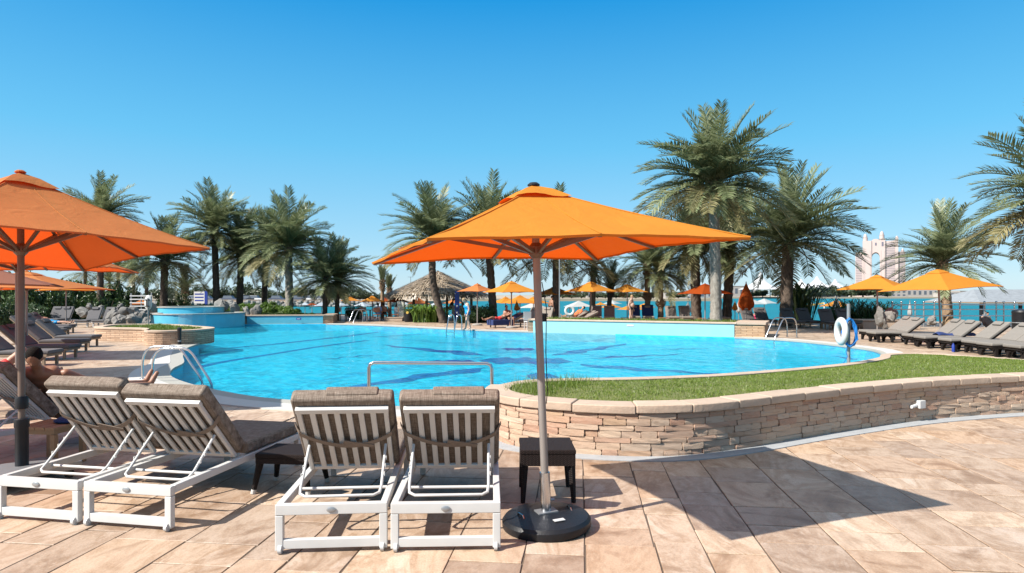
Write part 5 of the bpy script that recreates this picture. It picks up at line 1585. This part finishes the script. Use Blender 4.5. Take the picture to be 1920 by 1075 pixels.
def person(label, J, skin='skin', hair='hair_dark', clothes=(), s=1.0, female=False, long_hair=False, vox=.022, belly=0, group=None, back=1):
    """J: world joint positions; body is one remeshed surface, hair and clothing are its children"""
    J = {k: Vector(v) for k, v in J.items()}
    base = J['pelvis'].copy(); base.z = min(v.z for v in J.values())
    J = {k: v-base for k, v in J.items()}
    m = MB()
    sw = .16*s
    up = (J['neck']-J['pelvis']).normalized()
    lat = (J['shR']-J['shL']).normalized()
    fwd = lat.cross(up).normalized()*-1
    chest = J['pelvis'].lerp(J['neck'], .66); waist = J['pelvis'].lerp(J['neck'], .34)
    def slab(c, w, r): capsule(m, c-lat*w, c+lat*w, r, r)
    slab(J['pelvis'], .075*s*(1.15 if female else 1), .11*s); slab(waist, .06*s*(.85 if female else 1.1), .1*s); slab(chest, .085*s, .115*s); slab(J['pelvis'].lerp(J['neck'],.85), .11*s, .085*s)
    capsule(m, J['pelvis'], waist, .12*s, .115*s); capsule(m, waist, chest, .115*s, .125*s)
    if belly: m.ball(waist-fwd*-.07*s, (.14*s*belly,.14*s*belly,.15*s*belly), 12, 8)
    if female:
        for q in (-1,1): m.ball(chest+lat*.075*q*s+fwd*.085*s, .065*s, 10, 7)
    capsule(m, J['pelvis'].lerp(J['neck'],.9), J['neck'], .075*s, .055*s); capsule(m, J['neck'], J['head'], .053*s, .053*s)
    hd = (J['head']-J['neck']).normalized(); face = J.get('face', fwd)-hd*J.get('face', fwd).dot(hd)
    face = face.normalized(); c = J['head']+hd*.06*s; ear = hd.cross(face)
    RM = Matrix((ear, face, hd)).transposed().to_4x4(); RM.translation = c
    m.m = RM
    m.ball((0,0,.01*s), (.074*s,.092*s,.108*s), 14, 10); m.ball((0,.03*s,-.06*s), (.052*s,.06*s,.05*s), 10, 8); m.ball((0,.095*s,-.015*s), (.016*s,.022*s,.03*s), 8, 6)
    for q in (-1,1): m.ball((q*.077*s,-.005*s,-.01*s), (.014*s,.025*s,.034*s), 8, 6)
    m.m = Matrix.Identity(4)
    for S in 'LR':
        capsule(m, J['sh'+S], J['el'+S], .052*s, .041*s); capsule(m, J['el'+S], J['wr'+S], .041*s, .029*s)
        d = (J['wr'+S]-J['el'+S]).normalized(); capsule(m, J['wr'+S], J['wr'+S]+d*.08*s, .032*s, .028*s)
        capsule(m, J['pelvis'].lerp(J['hip'+S],.8), J['kn'+S], .085*s*(1.05 if female else 1), .056*s)
        kn, an = J['kn'+S], J['an'+S]; capsule(m, kn, kn.lerp(an,.35), .056*s, .057*s); capsule(m, kn.lerp(an,.35), an, .055*s, .036*s)
        capsule(m, an, J['toe'+S], .04*s, .03*s)
    me = remesh(m, 'body', M[skin], vox)
    # fingers joined to the body surface
    fm = MB()
    for S in 'LR':
        d = (J['wr'+S]-J['el'+S]).normalized(); a = d.orthogonal().normalized(); h = J['wr'+S]+d*.085*s; n_ = d.cross(a)
        for k,(ln,o_) in enumerate([(.06,-.028),(.075,-.01),(.07,.008),(.055,.025)]):
            p = h+a*o_*s; fm.tube([p, p+d*ln*.5*s+n_*.006, p+d*ln*.95*s+n_*.022], [.009*s,.008*s,.006*s], 6)
        p = J['wr'+S]+d*.03*s; fm.tube([p-a*.02, p-a*.055*s+d*.03*s, p-a*.06*s+d*.06*s+n_*.01], [.011*s,.009*s,.007*s], 6)
    bm = bmesh.new(); bm.from_mesh(me); f2 = fm.mesh('f'); bm.from_mesh(f2)
    bm.to_mesh(me); bm.free(); bpy.data.meshes.remove(f2)
    for p in me.polygons: p.use_smooth = True
    o = ob('person', me, None, base); tag(o, label, 'person', group)
    hm = MB(); hm.m = RM
    hm.ball((0,-.016*s,.03*s), (.083*s,.094*s,.098*s), 16, 10)
    if long_hair: hm.ball((0,-.075*s,-.06*s), (.07*s,.045*s,.12*s), 12, 8)
    hm2 = MB(); hm2.v = hm.v; hm2.f = hm.f
    he = hm2.mesh('hair', M[hair], 180)
    ob('hair', he, o)
    for (kind, mt) in clothes:
        cm = MB(); g = .014*s
        def sl2(c, w, r): capsule(cm, c-lat*w, c+lat*w, r, r)
        if kind in ('shorts','briefs','suit'):
            sl2(J['pelvis'], .075*s*(1.15 if female else 1), .11*s+g)
            e = .45 if kind == 'shorts' else .12
            for S in 'LR': a = J['pelvis'].lerp(J['hip'+S],.8); capsule(cm, a, a.lerp(J['kn'+S],e), .086*s+g, .08*s+g)
            if kind != 'briefs': sl2(J['pelvis'].lerp(waist,.5), .06*s, .105*s+g)
        if kind == 'suit':
            sl2(waist, .06*s*.85, .1*s+g); capsule(cm, J['pelvis'], waist, .12*s+g, .115*s+g); capsule(cm, waist, chest, .115*s+g, .122*s+g); sl2(chest-up*.02, .08*s, .112*s+g)
            for q in (-1,1):
                cm.ball(chest+lat*.075*q*s+fwd*.085*s, .065*s+g, 10, 7); capsule(cm, chest+lat*.075*q*s+fwd*.08*s, J['neck']+lat*.09*q*s, .02*s, .018*s)
        if kind == 'shirt':
            sl2(J['pelvis'], .08*s, .115*s+g); sl2(waist, .07*s, .105*s+g); sl2(chest, .085*s, .117*s+g); sl2(J['pelvis'].lerp(J['neck'],.85), .11*s, .087*s+g); capsule(cm, J['pelvis'], chest, .125*s+g, .125*s+g)
            for S in 'LR': capsule(cm, J['sh'+S], J['sh'+S].lerp(J['el'+S],.6), .056*s+g, .052*s+g)
        ob({'shorts':'shorts','briefs':'swim_briefs','suit':'swimsuit','shirt':'shirt'}[kind], remesh(cm, kind, M[mt], vox, 3), o)
    return o
def stand(x, d, z, yaw, h=1.72, step=.1, arms=.12, bend=0, head_down=0):
    """standing pose; yaw 0 faces the camera (-Y), positive turns to the figure's left (+X)"""
    k = h/1.72; B = {'pelvis':(0,0,.93),'neck':(0,-.02-bend,1.43),'head':(0,-.05-bend*1.3-head_down,1.53),'shL':(.17,-.01-bend,1.37),'shR':(-.17,-.01-bend,1.37),
        'elL':(.21+arms*.3,.03-bend*.6,1.1),'elR':(-.21-arms*.3,.03-bend*.6,1.1),'wrL':(.2+arms*.4,-.06-bend*.4,.86),'wrR':(-.2-arms*.4,-.06-bend*.4,.86),
        'hipL':(.1,0,.9),'hipR':(-.1,0,.9),'knL':(.1,-step*.7,.5),'knR':(-.1,step*.5-.03,.5),'anL':(.1,-step,.09),'anR':(-.1,step+.04,.09),'toeL':(.11,-step-.14,.03),'toeR':(-.11,step-.1,.03)}
    M_ = Matrix.Translation((x,d,z)) @ Matrix.Rotation(yaw,4,'Z')
    o = {n: M_ @ (Vector(v)*k) for n, v in B.items()}
    fd = M_.to_3x3() @ Vector((0,-1,-.3*(head_down > 0)))
    o['face'] = None
    del o['face']
    return o
def lie(x, d, z, yaw, back=25, knees=0, h=1.72, arms='side', sit=False):
    """lying or reclining pose: pelvis at (x,d,z); feet point along yaw (0 = +X); back = angle of the torso"""
    k = h/1.72; A = R(back); c, s_ = math.cos(A), math.sin(A)
    def T(l, y, nrm=0): return (-c*l - s_*nrm*-1*0 - s_*nrm, y, s_*l + c*nrm)
    B = {'pelvis':(0,0,.1),'neck':T(.52,0,.12),'head':T(.64,0,.14),'shL':T(.46,.17,.11),'shR':T(.46,-.17,.11),'hipL':(.04,.1,.1),'hipR':(.04,-.1,.1)}
    if arms == 'side': B.update({'elL':T(.2,.25,.1),'elR':T(.2,-.25,.1),'wrL':(.05,.24,.16),'wrR':(.05,-.24,.16)})
    elif arms == 'head': B.update({'elL':T(.66,.36,.2),'elR':T(.5,-.32,.36),'wrL':T(.74,.12,.2),'wrR':T(.74,-.1,.24)})
    if sit: B.update({'knL':(.42,.14,.12),'knR':(.42,-.1,.12),'anL':(.46,.16,-.3),'anR':(.5,-.1,-.3),'toeL':(.6,.17,-.36),'toeR':(.64,-.1,-.36)})
    else: B.update({'knL':(.43,.12,.12+knees),'knR':(.45,-.1,.12+knees*.3),'anL':(.84-knees*.6,.13,.08),'anR':(.87,-.1,.08),'toeL':(.9-knees*.5,.15,.2 if not knees else .06),'toeR':(.93,-.12,.2)})
    M_ = Matrix.Translation((x,d,z)) @ Matrix.Rotation(yaw,4,'Z')
    return {n: M_ @ (Vector(v)*k) for n, v in B.items()}
bareback = {'pelvis':(-5.36,7.72,.56),'neck':(-5.36,7.22,.97),'head':(-5.32,7.14,1.06),'shL':(-5.13,7.36,.9),'shR':(-5.55,7.2,.9),'elL':(-4.93,7.55,.76),'wrL':(-4.86,7.8,.66),'elR':(-5.75,7.42,.74),'wrR':(-5.7,7.66,.62),
    'hipL':(-5.25,7.78,.55),'hipR':(-5.45,7.82,.55),'knL':(-5.08,8.25,.6),'knR':(-5.2,8.3,.62),'anL':(-4.93,8.72,.58),'anR':(-5.03,8.78,.6),'toeL':(-4.88,8.8,.73),'toeR':(-4.99,8.86,.75)}
person('bare-backed man with short dark hair lounging on the left edge lounger, seen from behind', bareback, 'skin_tan', 'hair_dark', [('shorts','navy')], vox=.014)
person('person in red patterned shorts with bent knees at the left picture edge', lie(-8.1,9.9,.42,R(35),40,.38), 'skin', 'hair_fair', [('shorts','swim_red')])
lounger_white('white slatted lounger mostly outside the left picture edge, red-shorted person on it', (-8.65,9.0,0), R(-55), gl, 40, False)
q = G(136,619.5,.12)
person('man in blue shorts lying flat on the farthest dark lounger at left', lie(q.x-1.05,q.y+.15,.38,R(6),24,0), 'skin', 'hair_dark', [('shorts','swim_blue')])
person('woman in a blue and black swimsuit walking along the far pool edge', stand((877-960)*33/F,33,0,R(-72),1.64,.14,.1,.03,.06), 'skin_pale', 'hair_fair', [('suit','swim_blue'),('briefs','swim_black')], female=True, s=1.12)
person('older man in black swim briefs standing before the navy lounger pair', stand((1183-960)*40.8/F,40.8,0,R(52),1.8,.03,.05), 'skin_pale', 'hair_fair', [('briefs','swim_black')], belly=1.05, s=1.1)
person('dark tanned man in shorts standing just right of the foreground pole', stand((1033-960)*41/F,41,0,R(120),1.76,.05,.15,.02), 'skin_tan', 'hair_dark', [('shorts','swim_black')])
person('sunbather in red shorts reclining with arms behind the head on the navy lounger', lie(-.75,35.25,.36,R(205),26,.1,arms='head'), 'skin_tan', 'hair_dark', [('shorts','swim_red')])
person('tanned sunbather sitting on the edge of the navy lounger beside the reclining one', lie(-.2,35.6,.4,R(-70),75,0,sit=True), 'skin_tan', 'hair_dark', [('briefs','swim_black')])
person('person in an orange top resting on a lounger behind the white life ring', lie((1078-960)*40.5/F,40.5,.38,R(200),45,.1), 'skin', 'hair_dark', [('shirt','shirt_orange')])
person('man in a pale blue shirt sitting at a terrace table, back to the pool', lie((710-960)*44.2/F,44.2,.42,R(90),85,0,sit=True), 'skin', 'hair_dark', [('shirt','shirt_blue'),('shorts','swim_black')])
person('dark clothed person sitting beside the man in the blue shirt', lie((720-960)*44.6/F,44.6,.42,R(95),82,0,sit=True), 'skin_tan', 'hair_dark', [('shirt','swim_black'),('shorts','swim_black')])
person('dark clothed person at the hut bar left of the blue shower post', lie((844-960)*45/F,45,.75,R(180),84,0,sit=True), 'skin_tan', 'hair_dark', [('shirt','swim_black'),('shorts','swim_black')])
person('bather with bare torso and red shorts beyond the railing at right', stand((1845-960)*46/F,46,-1.1,R(20),1.76), 'skin_pale', 'hair_dark', [('shorts','swim_red')])
person('bather in a pink swimsuit beyond the railing at right', stand((1851-960)*46.3/F,46.3,-1.1,R(-10),1.66), 'skin', 'hair_dark', [('suit','pink')], female=True)
person('bather in pink standing beyond the closed rust parasol', stand((1415-960)*52/F,52,-1.15,R(10),1.68), 'skin', 'hair_dark', [('suit','pink')], female=True)
# volleyball net
vn = thing('beach_net', 'yellow edged volleyball net on the beach right of centre', 'net', ((1530-960)*58/F,58,-1.4))
for x in (-.9,.75): MB().tube([(x,0,0),(x,0,2.5)], .06, 8).build('post', M['yellow'] if x < 0 else M['white2'], vn)
MB().bar((-.9,0,2.2),(.75,0,2.45),.03,.14).build('top_tape', M['yellow'], vn)
m = MB()
for k in range(8): m.bar((-.9,.02,1.4+.1*k),(.75,.02,1.55+.1*k),.012,.012)
tag(m.build('net_mesh', M['black'], vn), kind='stuff')

# ================================================================== far shores
land = MB().prism([(-900,178),(-34,178),(-26,205),(-24,330),(105,330),(118,562),(900,562),(1800,2500),(-1800,2500)], SEA_Z-.6, -.2).build('far_shore', M['sand']); tag(land, kind='structure')
m = MB(); rg = random.Random(21)
for i in range(700):
    x = rg.uniform(-120,-33); s = rg.uniform(.4,1.0); m.ball((x,177.6+rg.uniform(-1.4,.8),SEA_Z+rg.uniform(0,1.3)), (s,s*.8,s*.7), 5, 4)
tag(m.build('breakwater_rocks', M['rock']), kind='stuff')
wl = thing('sea_wall', 'low cream sea wall along the left far shore', 'wall', (0,0,0)); MB().box(-150,-35,181,181.6,-.3,.35).build('wall', M['cap'], wl); MB().box(-150,-35,180.9,181.7,.35,.45).build('coping', M['concrete'], wl)
def tree(label, px, ytop, d, wpx, k, group='trees on the far shore', trunk=True):
    q = AT(px,ytop,d); t = thing('shore_tree', label, 'tree', (q.x,d,-.2), k, group)
    h = q.z+.2; w = wpx*d/F/2
    f = ob('crown', LM['tree',k%3], t); f.scale = (w*1.5,w*1.3,h*.85*1.08); f.location = (0,0,h*.15)
    MB().tube([(0,0,0),(0,0,h*.5)], [w*.1,w*.06], 6).build('trunk', M['trunk'], t)
trees = [(300,540,220,40),(335,538,235,44),(372,538,240,40),(395,540,230,36),(430,536,235,44),(462,533,240,44),(485,540,235,36),(510,545,230,30),(540,545,235,40),(572,540,240,46),(600,545,230,40),(650,538,235,50),(675,546,230,34),(700,548,235,34),(742,548,240,30)]
pos = ['left of the spa palm','behind the spa, left part','behind the spa, middle','behind the spa, right part','behind the tall spa palm','above the bright hedge left end','between the hedge palms','left of the grey hedge palm','right behind the grey hedge palm','right of the grey hedge palm','left of the twin palms','behind the twin palms','right of the twin palms','above the bright terrace parasol','above the hut eave']
for i,(px,y,d,w) in enumerate(trees): tree('dark green tree on the left far shore '+pos[i], px,y,d,w,i)
for i in range(13):
    px = [1015,1055,1072,1090,1120,1135,1155,1172,1192,1205,1225,1262,1272][i]
    tree('low tree on the middle far shore '+['behind the foreground pole','right of the thin grey pole','above the white life ring','left of the dappled parasol','right under the dappled parasol','beside the young palm','right of the young palm','left of the standing man','right of the standing man','above the navy lounger pair','between the slim tan palms','right of the slim tan palms','left of the dark palm trunks'][i], px, 547+(i%3), 360, 24, i, 'low trees on the middle shore')
for i,(px,y,w) in enumerate([(1462,541,28),(1508,539,26),(1530,538,30),(1552,536,32),(1574,537,30),(1596,536,30),(1618,535,34),(1640,537,30),(1664,546,16),(1430,543,18),(1412,545,16)]):
    tree('rounded green tree on the right far shore '+['by the big white tent','right of the dark palm trunk','under the second white tent','under the third white tent','left of the arched tower','below the drooping palm tips','at the left foot of the arched tower','at the foot of the arched tower','right of the parasol pole by the tower','below the big white tent','left below the big white tent'][i], px,y,575,w,i,'trees on the right shore')
def car(label, px, d, mat, L=4.6, h=1.75):
    t = thing('parked_car', label, 'car', ((px-960)*d/F, d, -.2), 0, 'cars parked on the left far shore')
    MB().box(-L/2,L/2,-.9,.9,.35,1.0).build('body', M[mat], t, bev=.12); m = MB(); m.add([(-L*.36,-.82,1.0),(L*.3,-.82,1.0),(L*.3,.82,1.0),(-L*.36,.82,1.0),(-L*.3,-.7,h),(L*.16,-.7,h),(L*.16,.7,h),(-L*.3,.7,h)], [(0,1,5,4),(1,2,6,5),(2,3,7,6),(3,0,4,7)]); m.build('window_band', M['bldg_dark'], t)
    MB().box(-L*.31,L*.17,-.72,.72,h-.02,h+.05).build('roof', M[mat], t)
    for sx in (-1,1):
        for sy in (-1,1): MB().tube([(sx*L*.31,sy*.8,.34),(sx*L*.31,sy*.92,.34)], .34, 12).build('wheel', M['black'], t)
for i,(px,mt) in enumerate([(583,'car_white'),(600,'car_white'),(612,'car_white'),(520,'car_dark'),(562,'car_dark'),(478,'car_white'),(465,'car_dark'),(388,'car_dark'),(375,'car_white'),(362,'car_white'),(430,'car_dark')]):
    car(['white car left of the twin palms, leftmost of three','white car left of the twin palms, middle of three','white car right beside the left twin palm trunk','dark car between the hedge palms','dark car right of the grey hedge palm','white car above the bright hedge','dark car above the left hedge end','dark car behind the spa near the tall palm','white car behind the spa','white car behind the spa, leftmost','dark car right of the tall spa palm'][i], px, 186, mt)
def lamp(label, px, ytop, d):
    q = AT(px,ytop,d); t = thing('lamp_post', label, 'lamp post', (q.x,d,-.2), 0, 'lamp posts on the far shore')
    MB().tube([(0,0,0),(0,0,q.z+.2)], .09, 6).build('pole', M['galv'], t); MB().box(-.9,.9,-.1,.1,q.z+.2,q.z+.32).build('lamp_head', M['galv'], t)
for px,y,l in [(381,495,'tall lamp post behind the spa'),(520,520,'lamp post between hedge palms'),(578,530,'lamp post right of the grey hedge palm'),(770,520,'thin lamp post left of the hut roof')]: lamp(l, px, y, 200)
sg = thing('blue_sign', 'blue and white sign board behind the spa', 'sign', ((374-960)*60/F,60,0)); MB().box(-.5,.5,-.05,.05,1.0,2.1).build('panel', M['white2'], sg); MB().box(.5,.75,-.06,.06,0,2.15).build('post', M['blue'], sg)
for k in range(3): MB().box(-.42,.42,-.056,-.051,1.2+.3*k,1.32+.3*k).build('text_line', M['blue'], sg)
def block(label, px0, px1, ytop, d, mat='bldg', rows=0, name='low_building', dep=14):
    a = AT(px0,ytop,d); b = AT(px1,ytop,d); t = thing(name, label, 'building', ((a.x+b.x)/2,d,-.3), 0, 'buildings on the far shore'); w = (b.x-a.x)/2; h = a.z+.3
    MB().box(-w,w,0,dep,0,h).build('wall', M[mat], t); MB().box(-w-.3,w+.3,-.3,dep+.3,h,h+.35).build('roof', M['concrete'], t)
    n = max(2, int(2*w/5))
    for r in range(max(1,rows)):
        for i in range(n):
            x = -w+2*w*(i+.5)/n; MB().box(x-1.3,x+1.3,-.06,-.01,h*(r+.3)/max(1,rows),h*(r+.8)/max(1,rows)).build('window', M['bldg_dark'], t)
for i,(a,b,y,d) in enumerate([(1020,1048,547,420),(1066,1090,545,430),(1100,1128,548,425),(1150,1170,549,430),(1222,1236,549,430),(1248,1290,548,430),(1292,1340,550,440),(1366,1425,537,640),(1462,1500,538,640),(1500,1592,537,650),(1640,1700,545,640),(1700,1760,543,650),(1762,1800,549,640),(1800,1850,546,660),(1850,1920,544,670)]):
    block(['pale low building behind the foreground pole','pale low building above the life ring','pale low building under the dappled parasol','pale building right of the young palm','pale building between the slim palms','long white hall left of the dark palms','white hall behind the tallest palm','pink low building left of the big white tent','pink building right of the big white tent','long pinkish mall below the white tent roofs','dark glazed low building at the foot of the arched tower','low building with pale roof right of the tower','low pale building behind the stout right palm','low pale building left above the pavilion roof','low pale building at the right picture edge'][i], a,b,y,d,rows=1 if i != 10 else 2)
def tent(label, px, ytop, ybase, wpx, d, mast=0):
    q = AT(px,ytop,d); zb = AT(px,ybase,d).z; w = wpx*d/F/2; t = thing('tent_roof', label, 'tent', (q.x,d,0), 0, 'white tent roofs on the far shore')
    m = MB(); seg = 16; vs = []; fs = []; rows = [(0.03,1),(.12,.72),(.3,.42),(.6,.16),(1,0)]
    for (r,h) in rows:
        for k in range(seg):
            a = 2*math.pi*k/seg; dr = r*(1-.1*(k%2)*(r > .5)); vs.append((w*dr*math.cos(a), w*dr*math.sin(a)*.7, zb+(q.z-zb)*h))
    for i in range(len(rows)-1):
        for k in range(seg): fs.append((i*seg+k,(i+1)*seg+k,(i+1)*seg+(k+1)%seg,i*seg+(k+1)%seg))
    m.add(vs, fs).build('canvas', M['white_tent'], t, 180)
    for k in range(4):
        a = 2*math.pi*(k+.5)/4; MB().tube([(w*.85*math.cos(a),w*.6*math.sin(a),-.3),(w*.85*math.cos(a),w*.6*math.sin(a),zb+.3)], .4, 6).build('mast', M['white2'], t)
tent('big steep white tent left of the dark palm trunk',1426,510,543,84,560)
tent('white tent roof right of the dark palm trunk',1502,524,541,64,640)
tent('white tent roof with high peak above the mall',1532,519,541,84,636)
tent('white tent roof left of the arched tower',1566,524,541,62,640)
# arched tower
TD = 700.0; sx_ = TD/F
tw = thing('arched_tower', 'tall pinkish hotel tower with a great arch and domed turrets on the far shore', 'tower', ((1650-960)*sx_, TD, -.3), -math.atan2(690, F))
def tx(px): return (px-1650)*sx_*math.cos(math.atan2(690, F))
def tz(py): return CH+.3-(py-HY)*sx_
def tb(nm, x0, x1, ytop, y0=0, dep=26, par=tw): return MB().box(tx(x0),tx(x1),y0,dep,0,tz(ytop)).build(nm, M['pink_stone'], par)
tb('left_wing',1603,1616.9,472,2); tb('left_pier',1617,1634,451); tb('right_pier',1649.5,1660,448); tb('main_block',1660.1,1678.9,452,1.5); tb('corner_pier',1679,1684,447,.4); tb('right_wing',1684.1,1697,473,2.5)
m = MB(); N = 16; xc = (tx(1634)+tx(1649.5))/2; rr = (tx(1649.5)-tx(1634))/2; zs = tz(482); zt_ = tz(452)
vs = []; fs = []
for k in range(N+1):
    a = math.pi*(1-k/N); x = xc+rr*math.cos(a); zz = zs+rr*1.35*math.sin(a)
    for y in (1,24): vs += [(x,y,zz),(x,y,zt_+2.5*math.sin(math.pi*k/N))]
for k in range(N):
    a = 4*k; b = a+4
    fs += [(a,b,b+1,a+1),(a+2,a+3,b+3,b+2),(a,a+2,b+2,b),(a+1,b+1,b+3,a+3)]
m.add(vs, fs).build('arch', M['pink_stone'], tw)
for (px,yb,yt,wd) in [(1622,451,436,8),(1653.5,448,432,8.5),(1681.5,447,442,5),(1692,473,466,5)]:
    w = wd*sx_/2; zb = tz(yb); h = tz(yt)-zb
    MB().lathe([(w*1.15,0),(w*1.15,h*.06),(w,h*.08),(w,h*.5),(w*1.1,h*.53),(w*.8,h*.56),(w*.75,h*.72),(w*.6,h*.85),(w*.25,h*.97),(0,h*1.02)], 14, (tx(px),6,zb-.5)).build('turret', M['pink_stone'], tw, 40)
for (x0,x1,ytop,ybot,y0) in [(1661.5,1678,456,546,1.5),(1685,1696.5,477,546,2.5),(1604,1616,476,546,2)]:
    m = MB(); nx = int((x1-x0)/1.9); ny = int((ybot-ytop)/3.1)
    for i in range(nx):
        for j in range(ny):
            x = tx(x0)+(tx(x1)-tx(x0))*(i+.5)/nx; zz = tz(ytop)-(tz(ytop)-tz(ybot))*(j+.5)/ny
            m.box(x-.3,x+.3,y0-.12,y0-.02,zz-.5,zz+.5)
    tag(m.build('window_grid', M['tower_win'], tw), kind='stuff')
for px in (1618.5,1620.5,1631,1651.5,1658): MB().box(tx(px)-.28,tx(px)+.28,-.25,-.02,0,tz(470)).build('pilaster', M['pink_stone'], tw)
MB().box(tx(1653),tx(1656.5),-.2,-.02,tz(462),tz(454)).build('window', M['tower_win'], tw); MB().box(tx(1640.5),tx(1643.5),.7,.98,tz(460),tz(455)).build('window', M['tower_win'], tw)
